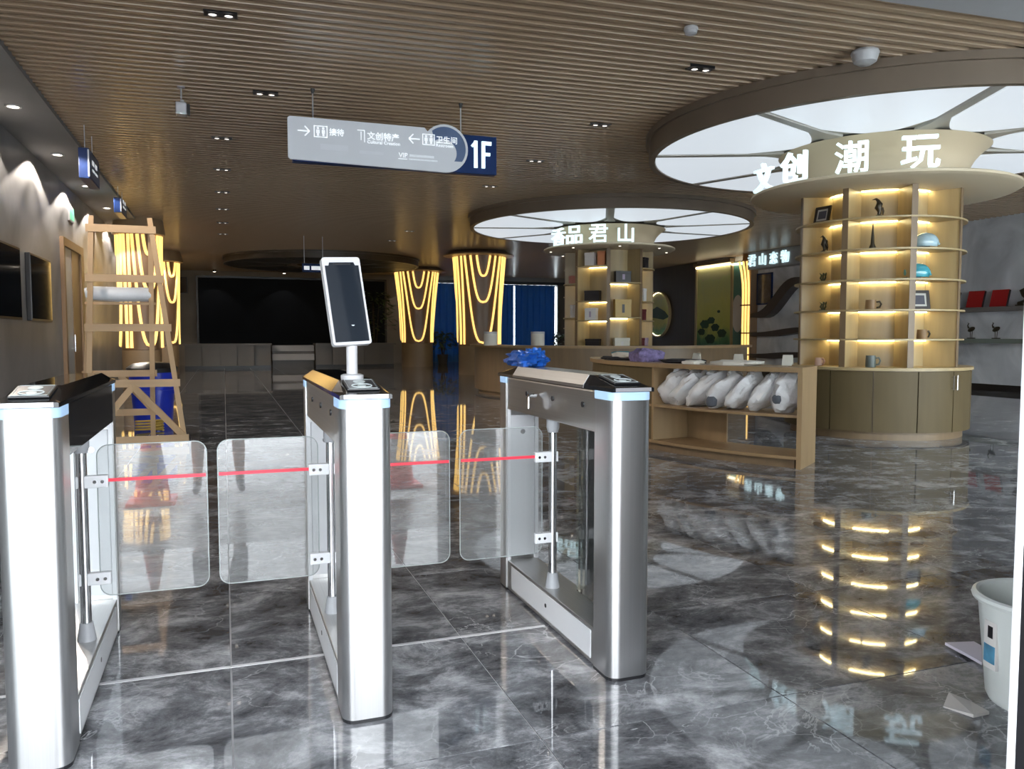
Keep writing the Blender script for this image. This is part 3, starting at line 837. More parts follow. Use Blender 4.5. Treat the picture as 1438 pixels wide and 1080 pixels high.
canopy((3.3, 28.6), 3.2, 3.62, 9, 0.0, 'unlit dark round ceiling canopy before the black display wall', False)

def cyl_pt(c, r, a, z):
    return (c[0] + r * math.cos(a), c[1] + r * math.sin(a), z)

def display_pillar(c, label, a_post, levels, cab, va, staggered=None, zcap=3.0, rcap=1.58):
    """a_post: angle of one post; va: angle facing the camera"""
    t = thing('display_pillar', label, 'display shelf', (c[0], c[1], 0))
    RI, RO = 0.60, 0.98
    z0 = levels[0]
    MB().lathe([(RI, z0), (RI, zcap)], 48).build('core', 'oak', t, True)
    for k in range(8):
        a = a_post + k * math.pi / 4
        m = Matrix.Rotation(a, 4, 'Z')
        p = MB().box((RI - 0.03, -0.027, z0), (RO - 0.012, 0.027, zcap), 0, m).build('post', 'oak', t)
        MB().box((RO - 0.012, -0.036, z0), (RO, 0.036, zcap), 0, m).build('post_edge', 'oak_d', p)
    # shelves bay by bay, each with its light strip beneath
    st = math.pi / 4
    g = 0.024 / RO
    for k in range(8):
        a0 = a_post + k * st
        zs = levels[1:-1] if staggered is None else staggered[k]
        for z in list(zs) + [zcap]:
            par = t
            if z != zcap:
                par = MB().ring_solid(RI, RO + (0.025 if staggered is None else 0.03), z - 0.02, z, a0 + (0 if staggered is None else g), a0 + st - (0 if staggered is None else g), 8).build('shelf', 'oak', t)
                zz = z - 0.021
            else:
                zz = z - 0.001
                if staggered is not None: continue
            MB().ring_solid(RI + 0.02, RI + 0.03, zz - 0.007, zz, a0 + 0.06, a0 + st - 0.06, 6).build('light_strip', 'warm_led', par)
    # base cabinet
    ZT = z0
    MB().ring_solid(0.2, 1.12, ZT - 0.035, ZT, n=64).build('cabinet_top', 'oak', t, True)
    MB().lathe([(1.02, 0.0), (1.02, 0.09)], 64).build('toe_kick', 'oak_d', t, True)
    MB().lathe([(1.075, 0.09), (1.075, ZT - 0.035)], 64).build('cabinet_body', 'oak_d', t, True)
    nd = 14
    ds = 2 * math.pi / nd
    for k in range(nd):
        a = va + R(51 - 4 * 25.714) + k * ds
        dr = MB().ring_solid(1.076, 1.10, 0.10, ZT - 0.045, 0.006, ds - 0.006, 8).build('cabinet_door', 'oak_cab', t, True, rot=(0, 0, a))
        if k in (3, 4, 6, 7):
            ah = ds - 0.03 if k in (3, 6) else 0.03
            q = (1.125 * math.cos(ah), 1.125 * math.sin(ah))
            b = MB().cyl((q[0], q[1], ZT - 0.26), (q[0], q[1], ZT - 0.09), 0.007, n=8)
            for zz in (ZT - 0.24, ZT - 0.11):
                b.cyl((1.098 * math.cos(ah), 1.098 * math.sin(ah), zz), (q[0], q[1], zz), 0.006, n=8)
            b.build('handle', 'chrome', dr)
    # cap disc and flaring neck
    MB().lathe([(0.5, zcap), (rcap - 0.05, zcap), (rcap, zcap + 0.03), (rcap, zcap + 0.055), (rcap - 0.03, zcap + 0.07), (0.5, zcap + 0.07)], 72).build('cap_disc', 'cream', t, True)
    prof = []
    zn = 3.555
    for i in range(11):
        u = i / 10
        prof.append((0.98 + 0.26 * u ** 2.6, zcap + 0.07 + (zn - zcap - 0.07) * u))
    MB().lathe(prof, 64, cap=False).build('neck', 'cream', t, True)
    for k in range(8 if staggered is not None else 0):
        a = a_post + R(10) + k * st
        MB().cyl((1.3 * math.cos(a), 1.3 * math.sin(a), zcap - 0.004), (1.3 * math.cos(a), 1.3 * math.sin(a), zcap + 0.002), 0.025, n=12).build('cap_spot', 'lamp_dim', t)
    return t

V1 = math.atan2(-P1[1], -P1[0])
V2 = math.atan2(-P2[1], -P2[0])
LV1 = [0.86, 1.20, 1.55, 1.91, 2.27, 2.64, 3.0]
pil1 = display_pillar(P1, 'nearest round oak display pillar with lit shelves and helmets', V1 - R(22), LV1, True, V1)
# staggered shelves for the middle pillar; bay k runs from post k to post k+1 counter-clockwise
SG = [(1.62, 2.36), (1.35, 1.97, 2.72), (1.45, 2.2), (1.3, 2.0, 2.6), (1.6, 2.3), (1.4, 2.1, 2.7), (1.40, 2.36), (1.56, 1.97, 2.72)]
SG[0] = (1.62, 2.36)            # bay to the camera's right of the facing post
SG[7] = (1.56, 1.97, 2.72)      # bay to its left
SG[1] = (1.56, 1.97, 2.68)
SG[6] = (1.62, 2.36)
pil2 = display_pillar(P2, 'middle round oak display pillar with staggered lit niches and gift boxes', V2, [0.92, 3.04], True, V2, SG, 3.08, 1.45)

def letter_arc(c, r, z, h, chars, angs, va, label):
    t = thing('letter_sign', label, 'sign', (c[0], c[1], z))
    for ch, a in zip(chars, angs):
        me = text_mesh(ch, h, 0.06, 'letter', 0.010)
        aa = va + R(a)
        put('letter', me, t, (r * math.cos(aa), r * math.sin(aa), h / 2), (0, 0, va + R(a) * 0.72 + math.pi / 2))
letter_arc(P1, 1.50, 3.07, 0.36, '文创潮玩', (-64, -39, -11.5, 15.5), V1, 'glowing white characters standing on cap of nearest pillar')
letter_arc(P2, 1.33, 3.15, 0.38, '香品君山', (-54, -33, -9.5, 15), V2, 'glowing white characters standing on cap of middle pillar')

# ---- things on the nearest pillar's shelves
def on1(ang, lv, r=0.86):
    a = V1 + R(ang)
    return (P1[0] + r * math.cos(a), P1[1] + r * math.sin(a), LV1[lv]), a + math.pi / 2
def photo_frame(label, loc, rz, w_, h_, pic='screen_pic'):
    t = thing('picture_frame', label, 'picture frame', loc, rz)
    rot = Matrix.Rotation(R(-12), 4, 'X')
    b = MB()
    f = 0.035
    for a, c in (((-w_ / 2, -0.012, 0), (w_ / 2, 0.012, f)), ((-w_ / 2, -0.012, h_ - f), (w_ / 2, 0.012, h_)), ((-w_ / 2, -0.012, f), (-w_ / 2 + f, 0.012, h_ - f)), ((w_ / 2 - f, -0.012, f), (w_ / 2, 0.012, h_ - f))):
        b.box(a, c, 0, rot)
    b.build('frame', 'frame_dark', t)
    MB().box((-w_ / 2 + f, -0.004, f), (w_ / 2 - f, 0.008, h_ - f), 0, rot).build('mount', 'rib', t)
    MB().box((-w_ / 2 + f + 0.025, -0.007, f + 0.025), (w_ / 2 - f - 0.025, -0.003, h_ - f - 0.025), 0, rot).build('picture', pic, t)
    MB().bar((0, 0.06, 0.005), (0, 0.03, h_ * 0.6), 0.04, 0.006, (0, 1, 0)).build('easel', 'frame_dark', t)
def bird(label, loc, rz, h, m='bronze', cat='figurine'):
    t = thing('bird_figurine', label, cat, loc, rz)
    MB().lathe([(0.05, 0), (0.055, 0.012), (0.03, 0.03)], 14).build('base', m, t)
    b = MB().tube([(0, 0, 0.02), (0.005, 0, h * .3), (-0.01, 0, h * .5), (0.005, 0, h * .72), (-0.01, 0, h * .88), (-0.035, 0, h)], [0.018, 0.022, 0.04, 0.036, 0.02, 0.012], 10)
    b.build('body', m, t, True)
    MB().cyl((-0.03, 0, h), (-0.075, 0, h * .95), 0.012, 0.003, 8).build('beak', m, t)
    MB().tube([(0.03, 0, h * .5), (0.05, 0, h * .3), (0.045, 0, h * .1)], [0.02, 0.012, 0.004], 6).build('tail', m, t, True)
def mug(label, loc, rz, h, r, m, hm_):
    t = thing('mug', label, 'mug', loc, rz)
    MB().lathe([(0.001, 0.006), (r * .95, 0.0), (r, h * .1), (r * .92, h), (r * .82, h), (r * .82, h * .12), (0.001, h * .1)], 20, cap=False).build('body', m, t, True)
    MB().tube([(r * .9, 0, h * .8), (r * 1.5, 0, h * .82), (r * 1.75, 0, h * .55), (r * 1.5, 0, h * .25), (r * .95, 0, h * .2)], 0.011, 8).build('handle', hm_, t, True)
def helmet(label, loc, rz, m, s=1.0):
    t = thing('helmet', label, 'helmet', loc, rz)
    MB().blob((0, 0, 0.075 * s), (0.15 * s, 0.115 * s, 0.11 * s), 20, 12, 0.92, 0.05, 1.5, 3, flat=-0.055 * s).build('shell', m, t, True)
    MB().tube([(0.15 * s * math.cos(R(a)), -0.115 * s * math.sin(R(a)), 0.05 * s) for a in range(-60, 70, 10)], 0.018 * s, 8).build('brim', m, t, True)
    MB().tube([(-0.12 * s, -0.02, 0.11 * s), (-0.03 * s, -0.03, 0.175 * s), (0.08 * s, -0.03, 0.155 * s)], 0.012 * s, 6).build('crest', 'white_plastic', t, True)
    MB().box((-0.16 * s, -0.05, 0.0), (0.02, 0.05, 0.019), 0.004).build('stand', 'black_plastic', t)
l, z = on1(-50, 5); photo_frame('dark framed picture leaning on top left shelf of nearest pillar', (l[0], l[1], l[2]), z + R(10), 0.24, 0.22)
l, z = on1(0, 5); bird('dark bronze bird on top middle shelf of nearest pillar', l, z, 0.22)
l, z = on1(-45, 4); bird('dark bronze bird on second left shelf below the framed picture', l, z, 0.21)
l, z = on1(-4, 4)
t = thing('obelisk_figurine', 'slender dark spire ornament on second middle shelf of nearest pillar', 'ornament', l, z)
MB().lathe([(0.035, 0), (0.04, 0.02), (0.022, 0.06), (0.018, 0.14), (0.006, 0.29), (0.001, 0.31)], 10, cap=False).build('spire', 'bronze', t, True)
MB().lathe([(0.045, 0), (0.045, 0.012)], 12).build('foot', 'bronze', t)
l, z = on1(38, 4, 0.84); helmet('pale blue glazed helmet on upper right shelf of nearest pillar', l, z, 'helmet_a')
l, z = on1(31, 3, 0.84); helmet('turquoise glazed helmet on right shelf below the pale blue one', l, z, 'helmet_b')
for (a, lv, lb) in ((-46, 3, 'small green branching ornament on third left shelf of nearest pillar'), (-45, 2, 'small green branching ornament on fourth left shelf of nearest pillar')):
    l, z = on1(a, lv)
    t = thing('branch_ornament', lb, 'ornament', l, z)
    MB().lathe([(0.05, 0), (0.05, 0.012)], 12).build('base', 'green_fig', t)
    for s in (-0.045, 0.0, 0.045):
        MB().tube([(s * .3, 0, 0.01), (s, 0, 0.05), (s * 0.7, 0.01, 0.085 + 0.02 * (s == 0)), (s * 1.3, 0, 0.11)], [0.012, 0.012, 0.014, 0.005], 6).build('branch', 'green_fig', t, True)
l, z = on1(-4, 2); mug('square brown wooden mug on fourth middle shelf of nearest pillar', l, z, 0.115, 0.065, 'wood_mug', 'bronze')
l, z = on1(33, 2, 0.86); photo_frame('dark framed picture upright on right shelf below turquoise helmet', l, z - R(6), 0.26, 0.23)
l, z = on1(36, 1, 0.86); mug('brown wooden mug on lower right shelf below framed picture', l, z, 0.11, 0.06, 'wood_mug', 'bronze')
l, z = on1(-3, 0); mug('slate grey mug on pillar cabinet top, middle bay', l, z, 0.14, 0.06, 'grey_mug', 'grey_mug')
l, z = on1(-48, 0); mug('pale pink mug on pillar cabinet top, left bay', l, z, 0.10, 0.055, 'pink_mug', 'pink_mug')

# ---- gift boxes on the middle pillar
def gift(label, ang, z, w_, h_, m, band=None, r=0.86, d_=0.12):
    a = V2 + R(ang)
    t = thing('gift_box', label, 'gift box', (P2[0] + r * math.cos(a), P2[1] + r * math.sin(a), z), a + math.pi / 2)
    MB().box((-w_ / 2, -d_ / 2, 0), (w_ / 2, d_ / 2, h_ * .78), 0.004).build('body', m, t)
    MB().box((-w_ / 2 - 0.004, -d_ / 2 - 0.004, h_ * .78), (w_ / 2 + 0.004, d_ / 2 + 0.004, h_), 0.004).build('lid', m, t)
    if band:
        MB().box((-w_ * .08, -d_ / 2 - 0.008, h_ * .25), (w_ * .08, -d_ / 2 - 0.004, h_ * .72)).build('label_plate', band, t)
gift('white gift box on top left niche of middle pillar', -27, 2.72, 0.22, 0.28, 'white_box')
gift('orange gift box beside the white one in top left niche', -10, 2.72, 0.16, 0.30, 'orange_box')
gift('pink gift boxes at far left edge of middle pillar', -67, 2.36, 0.14, 0.18, 'pink_box')
gift('wide black gift box in second left niche of middle pillar', -23, 1.97, 0.34, 0.22, 'dark_box')
gift('silver white gift box in third left niche of middle pillar', -25, 1.56, 0.26, 0.26, 'white_box', 'lilac_box')
gift('wide dark blue gift box in upper right niche of middle pillar', 20, 2.36, 0.34, 0.24, 'dark_box', 'lilac_box')
gift('yellow gift box with dark label in right niche of middle pillar', 20, 1.62, 0.36, 0.38, 'gold_box', 'dark_box')
gift('low black gift box on cabinet of middle pillar, left bay', -22, 0.92, 0.32, 0.24, 'dark_box')
gift('white and cream gift box on cabinet of middle pillar, right bay', 19, 0.92, 0.34, 0.26, 'card', 'white_box')
gift('small black gift box on top right edge shelf of middle pillar', 62, 2.68, 0.20, 0.24, 'dark_box')
gift('white gift box on second right edge shelf of middle pillar', 59, 1.97, 0.12, 0.28, 'white_box')
gift('small maroon gift box on third right edge shelf of middle pillar', 57, 1.56, 0.16, 0.24, 'maroon_box')
gift('lilac gift box on cabinet at right edge of middle pillar', 68, 0.92, 0.12, 0.26, 'lilac_box')
gift('maroon gift box on cabinet beside the lilac box', 55, 0.92, 0.12, 0.26, 'maroon_box')
gift('thin white gift box on left edge shelf of middle pillar', -62, 1.62, 0.10, 0.28, 'white_box')

# ================================================================== COUNTERS
# curved clothes counter round the nearest pillar
CO, CI = 3.66, 3.12
A0, A1 = math.atan2(6.13 - P1[1], 5.10 - P1[0]), R(150)
A0 = A0 if A0 > 0 else A0 + 2 * math.pi           # near end
t = thing('curved_counter', 'curved oak counter with open shelves of bagged clothes', 'counter', (P1[0], P1[1], 0))
n_ = 36
MB().ring_solid(CI, CO + 0.02, 0.90, 0.945, A1, A0, n_).build('counter_top', 'oak_c', t)
MB().ring_solid(CI, CO - 0.02, 0.475, 0.50, A1, A0 - 0.012, n_).build('shelf', 'oak_c', t)
MB().ring_solid(CI, CO, 0.085, 0.115, A1, A0 - 0.012, n_).build('bottom_board', 'oak_c', t)
MB().ring_solid(CI + 0.05, CO - 0.05, 0.0, 0.085, A1, A0 - 0.02, n_).build('plinth', 'oak_d', t)
MB().ring_solid(CI, CO + 0.01, 0.0, 0.90, A0 - 0.012, A0, 2).build('end_panel', 'oak_c', t)
AM = A0 - R(27)
MB().ring_solid(CI, CO - 0.01, 0.115, 0.90, AM - 0.008, AM, 2).build('divider', 'oak_c', t)
MB().ring_solid(CI, CO - 0.01, 0.115, 0.90, A1, A1 + 0.01, 2).build('end_panel', 'oak_c', t)
MB().ring_solid(CI + 0.02, CI + 0.04, 0.115, 0.475, A1, A0 - R(17), 16).build('back_panel', 'oak_c', t)
MB().ring_solid(CO - 0.04, CO - 0.02, 0.115, 0.90, A1, AM - 0.008, 16).build('front_panel', 'oak_cab', t)

def onc(ang, r, z):
    a = A0 - R(ang)
    return (P1[0] + r * math.cos(a), P1[1] + r * math.sin(a), z), a + math.pi / 2
bl = ['plump bag with dark print, nearest the counter end', 'slim bag second from the counter end', 'tall bag third from the counter end', 'bag with dark shirt showing at its foot, fourth from the counter end', 'slanting bag fifth from the counter end', 'bag sixth from the counter end', 'farthest bag, beside the steel turnstile']
for k in range(7):
    ang = 3.2 + 3.75 * k
    l, z = onc(ang, 3.40, 0.50)
    t = thing('clothes_bag', 'white plastic clothes ' + bl[k], 'bag', l, z, 'bagged clothes on the curved counter shelf')
    w_ = (0.14, 0.085, 0.09, 0.10, 0.095, 0.095, 0.12)[k]
    lean = Matrix.Rotation(R((20, 36, 40, 46, 50, 48, 48)[k]), 4, 'Y')
    MB().blob((0.0, 0.0, (0.20, 0.195, 0.19, 0.185, 0.18, 0.18, 0.18)[k]), (w_, 0.20, (0.225, 0.235, 0.24, 0.25, 0.255, 0.25, 0.25)[k]), 24, 16, 0.86, 0.28, 2.1, k + 1, m=lean).build('bag', 'bag', t, True)
    MB().blob((0.10, -0.04, 0.355), (0.035, 0.09, 0.035), 10, 6, 0.8, 0.6, 2.5, k + 9, m=lean).build('gathered_top', 'bag', t, True)
    if k in (0, 3):
        MB().blob((-0.05, -0.175, 0.14 if k == 0 else 0.08), (0.05, 0.045, 0.045 if k == 0 else 0.06), 10, 7, 0.7, 0.2, 2, k).build('dark_print', 'cloth_s', t, True)

def cloth(label, ang, r, z, rx, ry, h, m, rz=0.0, seed=1, name='folded_shirt'):
    l, a = onc(ang, r, z)
    o = MB().blob((0, 0, h * .45), (rx, ry, h), 22, 8, 0.7, 0.30, 2.2, seed, flat=-h * .45).build(name, m, None, True, l, (0, 0, a + rz))
    tag(o, label, 'clothing', 'clothes on the curved counter')
ZT = 0.945
cloth('white cotton shirt spread on counter near its end', 13, 3.36, ZT, 0.26, 0.15, 0.035, 'cloth_w', 0.2, 3)
cloth('black folded shirt on counter beside spread white shirt', 25, 3.35, ZT, 0.26, 0.16, 0.03, 'cloth_k', 0.1, 5)
cloth('small white folded shirt between the black shirts', 20, 3.5, ZT, 0.12, 0.08, 0.028, 'cloth_w', 0.4, 8)
cloth('purple and white patterned cloth heap on counter', 35, 3.4, ZT, 0.20, 0.17, 0.10, 'cloth_p', 0.0, 9, 'cloth_heap')
cloth('long black folded cloth under the white shirts at counter back', 47, 3.45, ZT, 0.36, 0.18, 0.03, 'cloth_k', 0.0, 11)
cloth('white folded shirt on the black cloth beside patterned heap', 44, 3.40, ZT + 0.027, 0.24, 0.14, 0.045, 'cloth_w', 0.2, 12)
cloth('teal folded shirt on top of the white pile', 49, 3.38, ZT + 0.05, 0.13, 0.10, 0.035, 'cloth_t', 0.3, 14)
for ang, lb in ((1.9, 'pale price card on counter at its near end'), (11.5, 'pale price card behind spread white shirt'), (21.5, 'pale price card behind black shirt')):
    l, a = onc(ang + 3, 3.2, ZT)
    o = MB().box((-0.05, -0.002, 0), (0.05, 0.002, 0.10), 0, Matrix.Rotation(R(-14), 4, 'X')).box((-0.05, 0.05, 0), (0.05, 0.054, 0.095), 0, Matrix.Rotation(R(14), 4, 'X')).build('price_card', 'card', None, False, l, (0, 0, a))
    tag(o, lb, 'card', 'price cards on the curved counter')

# ring counter round the middle pillar
t = thing('ring_counter', 'long curved oak counter around the middle pillar', 'counter', (P2[0], P2[1], 0))
B0, B1 = V2 - R(82), V2 + R(80)
MB().ring_solid(2.45, 3.10, 0.99, 1.035, B0, B1, 64).build('counter_top', 'oak_c', t, True)
MB().ring_solid(2.95, 3.0, 0.08, 0.99, B0 + R(4), B1 - R(2), 64).build('front_panel', 'oak_d', t, True)
MB().ring_solid(2.5, 2.95, 0.5, 0.53, B0 + R(4), B1 - R(2), 64).build('shelf', 'oak_c', t, True)
MB().ring_solid(2.5, 2.92, 0.0, 0.08, B0 + R(4), B1 - R(2), 64).build('plinth', 'oak_d', t, True)
MB().ring_solid(2.5, 3.0, 0.08, 0.99, B0 + R(4), B0 + R(4.6), 2).build('end_panel', 'oak_c', t)
MB().ring_solid(2.5, 3.0, 0.08, 0.99, B1 - R(2.6), B1 - R(2), 2).build('end_panel', 'oak_c', t)
for (x, y, lb) in ((5.03, 15.35, 'white cylindrical canister at left end of the long counter'), (5.83, 14.80, 'white cylindrical canister near middle of the long counter')):
    t = thing('canister', lb, 'canister', (x, y, 1.035), 0, 'white canisters on the long counter')
    MB().lathe([(0.13, 0), (0.135, 0.01), (0.135, 0.235)], 24).build('body', 'cloth_w', t, True)
    MB().lathe([(0.138, 0.235), (0.138, 0.27), (0.13, 0.275)], 24).build('lid', 'white_plastic', t, True)

# ================================================================== TURNSTILES
def turnstile(label, x, flaps, infill, steel_lid=False):
    Y0 = 2.535
    t = thing('turnstile', label, 'turnstile', (x, Y0, 0))
    W = 0.0825
    foot = rrect(-W, W, 0.0, 0.14, 0.042, 6, (1, 1, 0, 0))
    MB().prism([(px_ * 0.985, py_ + 0.001) for px_, py_ in foot], 0.0, 0.012).build('foot_pad', 'black_plastic', t)
    MB().prism(foot, 0.012, 1.017).build('front_post', 'steel', t, True)
    MB().prism([(px_ * 1.012, py_ - 0.001) for px_, py_ in foot], 1.017, 1.047).build('light_bar', 'led_blue', t, True)
    # rear post
    rear = rrect(-W, W, 1.13, 1.25, 0.042, 6, (0, 0, 1, 1))
    MB().prism(rear, 0.012, 1.017).build('rear_post', 'steel', t, True)
    MB().prism([(px_ * 0.985, py_) for px_, py_ in rear], 0.0, 0.012).build('foot_pad', 'black_plastic', t)
    MB().prism([(px_ * 1.012, py_ + 0.001) for px_, py_ in rear], 1.017, 1.047).build('light_bar', 'led_blue', t, True)
    rp = MB().box((-0.062, 1.122, 0.17), (0.062, 1.13, 0.86), 0.003).build('rear_panel', 'panel', t)
    MB().lathe([(0.012, 0), (0.012, 0.006)], 12, m=Matrix.Translation((0, 1.122, 0.78)) @ Matrix.Rotation(R(90), 4, 'X')).build('screw', 'chrome', rp)
    for s in (-1, 1):
        MB().box((s * 0.072 - 0.008, 1.112, 0.15), (s * 0.072 + 0.008, 1.13, 0.89)).build('rear_rail', 'alu', rp)
    # beam and its black side panel
    bm_ = MB().box((-W + 0.004, 0.14, 0.89), (W - 0.004, 1.13, 1.045), 0.006).build('beam', 'steel_h', t)
    MB().box((W - 0.004, 0.142, 0.893), (W, 1.128, 1.045)).build('side_panel', 'black_gloss', bm_)
    for yy in (0.25, 0.55, 0.85):
        MB().cyl((-W - 0.001, yy, 0.985), (-W + 0.006, yy, 0.985), 0.011, n=12).build('sensor', 'black_plastic', bm_)
    # black lid, tapering
    b = MB()
    secs = []
    for (yy, zt, tw) in ((-0.004, 1.062, 0.155), (0.03, 1.068, 0.135), (0.20, 1.098, 0.115), (1.04, 1.098, 0.115), (1.22, 1.068, 0.135), (1.253, 1.062, 0.155)):
        secs.append([b.bm.verts.new(p) for p in ((-W, yy, 1.047), (W, yy, 1.047), (W, yy, 1.060), (tw / 2, yy, zt), (-tw / 2, yy, zt), (-W, yy, 1.060))])
    for A, B in zip(secs[:-1], secs[1:]):
        for i in range(6):
            b.bm.faces.new((A[i], A[(i + 1) % 6], B[(i + 1) % 6], B[i]))
    b.bm.faces.new(secs[0][::-1]); b.bm.faces.new(secs[-1])
    lid = b.build('lid', 'black_gloss', t)
    if steel_lid:
        cv = MB()
        sec2 = []
        for yy in (0.24, 1.03):
            sec2.append([cv.bm.verts.new(p) for p in ((-W - 0.001, yy, 1.048), (W + 0.001, yy, 1.048), (W + 0.001, yy, 1.0605), (0.0585, yy, 1.0995), (-0.0585, yy, 1.0995), (-W - 0.001, yy, 1.0605))])
        for i in range(6):
            cv.bm.faces.new((sec2[0][i], sec2[0][(i + 1) % 6], sec2[1][(i + 1) % 6], sec2[1][i]))
        cv.bm.faces.new(sec2[0][::-1]); cv.bm.faces.new(sec2[1])
        cv.build('lid_cover', 'steel_h', lid)
    MB().box((-0.07, -0.007, 1.049), (0.07, -0.0045, 1.062)).build('front_lip', 'silver', lid)
    # card reader on the slope
    tilt = math.atan2(0.030, 0.17)
    rd = MB().box((-0.052, 0.0, 0.0), (0.052, 0.135, 0.007), 0.003).build('card_reader', 'black_plastic', t, loc=(0, 0.042, 1.071), rot=(tilt, 0, 0))
    MB().tube([(0.032 * math.cos(R(a)), 0.04 + 0.024 * math.sin(R(a)), 0.0075) for a in range(0, 360, 15)], 0.0022, 6, True).build('reader_ring', 'ring', rd)
    MB().lathe([(0.014, 0), (0.014, 0.0015)], 14).build('reader_icon', 'ring', rd, loc=(0, 0.04, 0.007))
    MB().lathe([(0.02, 0), (0.02, 0.0015)], 14).build('reader_lamp', 'ring', rd, loc=(0, 0.098, 0.007))
    MB().tube([(-0.045, 0.006, 0.0075), (0.045, 0.006, 0.0075), (0.045, 0.128, 0.0075), (-0.045, 0.128, 0.0075)], 0.0007, 4, True).build('reader_frame', 'ring', rd)
    # base box
    bs = MB().box((-W + 0.004, 0.14, 0.01), (W - 0.004, 1.13, 0.15), 0.004).build('base', 'steel_h', t)
    for s in (-1, 1):
        MB().box((s * (W - 0.004) - 0.002, 0.17, 0.028), (s * (W - 0.004) + 0.003, 1.06, 0.135)).build('base_panel', 'panel', bs)
        MB().cyl((s * (W + 0.000), 0.62, 0.085), (s * (W - 0.003), 0.62, 0.085), 0.009, n=10).build('lock', 'black_plastic', bs)
    if infill is not None:
        MB().box((infill - 0.005, 0.142, 0.152), (infill + 0.005, 0.58, 0.888)).build('infill_glass', 'glass2', t)
    for s in flaps:
        PX = s * 0.032
        po = MB().cyl((PX, 0.66, 0.21), (PX, 0.66, 0.845), 0.018, n=20).build('flap_pole', 'chrome', t, True)
        MB().lathe([(0.032, 0.15), (0.03, 0.165), (0.022, 0.215)], 20).build('pole_foot', 'grey_plastic', po, True, loc=(PX, 0.66, 0))
        MB().lathe([(0.022, 0.83), (0.028, 0.85), (0.028, 0.89)], 20).build('pole_head', 'grey_plastic', po, True, loc=(PX, 0.66, 0))
        for zz in (0.725, 0.372):
            xa, xb = sorted((PX - s * 0.02, s * 0.118))
            c_ = MB().box((xa, 0.645, zz - 0.022), (xb, 0.675, zz + 0.022), 0.004).build('clamp', 'panel', po)
            for q in (0.075, 0.10):
                MB().cyl((s * q, 0.642, zz), (s * q, 0.646, zz), 0.006, n=10).build('clamp_screw', 'chrome', c_)
        g0, g1 = sorted((s * 0.082, s * 0.450))
        outl = rrect(g0, g1, 0.305, 0.855, 0.04, 6)
        mg = Matrix(((1, 0, 0, 0), (0, 0, -1, 0.665), (0, 1, 0, 0), (0, 0, 0, 1)))
        fp = MB().prism(outl, 0.0, 0.010, m=mg).build('glass_flap', 'glass', t)
        MB().tube([(px_, 0.660, pz) for px_, pz in outl], 0.0020, 4, True).build('flap_edge', 'edge', fp)
        MB().box((g0 + 0.004, 0.6535, 0.722), (g1 - 0.004, 0.6550, 0.734)).build('red_tape', 'red_tape', fp)
    return t
turnstile('leftmost turnstile cut by the left edge, one glass flap to its right', -0.520, (1,), -0.05)
turnstile('middle turnstile carrying the face scanner, glass flaps on both sides', 0.418, (-1, 1), None)
tR = turnstile('rightmost turnstile with blue plastic on its far end', 1.362, (-1,), 0.05, True)
# key and lock on the right turnstile
MB().cyl((-0.085, 0.72, 0.985), (-0.125, 0.72, 0.985), 0.009, n=10).box((-0.128, 0.712, 0.93), (-0.122, 0.728, 0.98)).build('key', 'chrome', tR)

# face scanner on the middle turnstile
t = thing('face_scanner', 'white tilted face recognition tablet on post of middle turnstile', 'face scanner', (0.405, 2.735, 1.098))
MB().lathe([(0.036, 0), (0.038, 0.006), (0.038, 0.016), (0.03, 0.02)], 24).build('collar', 'white_plastic', t, True)
MB().cyl((0, 0, 0.012), (0, 0, 0.185), 0.0185, n=24).build('post', 'white_plastic', t, True)
SM = Matrix.Translation((-0.005, -0.014, 0.145)) @ Matrix.Rotation(R(9), 4, 'Z') @ Matrix.Rotation(R(-15), 4, 'X') @ Matrix.Rotation(R(-3), 4, 'Y')
so = MB().prism(rrect(-0.066, 0.066, -0.030, 0.275, 0.010, 5), -0.012, 0.012, m=SM @ mxz).build('housing', 'white_plastic', t, True)
MB().prism([(-0.058, -0.020), (0.058, -0.020), (0.058, 0.245), (0.046, 0.245), (0.042, 0.256), (-0.042, 0.256), (-0.046, 0.245), (-0.058, 0.245)], 0.012, 0.0145, m=SM @ mxz).build('screen', 'screen', so)
MB().prism([(-0.03, 0.247), (0.03, 0.247), (0.03, 0.252), (-0.03, 0.252)], 0.0145, 0.016, m=SM @ mxz).build('camera_bar', 'black_plastic', so)

# blue plastic on the right turnstile
o = MB().blob((0, 0, 0.03), (0.068, 0.17, 0.045), 40, 22, 0.8, 0.42, 3.2, 5, flat=-0.028).blob((0.01, -0.06, 0.05), (0.045, 0.08, 0.035), 30, 18, 0.8, 0.45, 3.5, 8).build('plastic_sheet', 'blue_bag', None, True, (1.362, 3.60, 1.098))
tag(o, 'crumpled blue plastic sheet on far end of rightmost turnstile', 'plastic sheet')

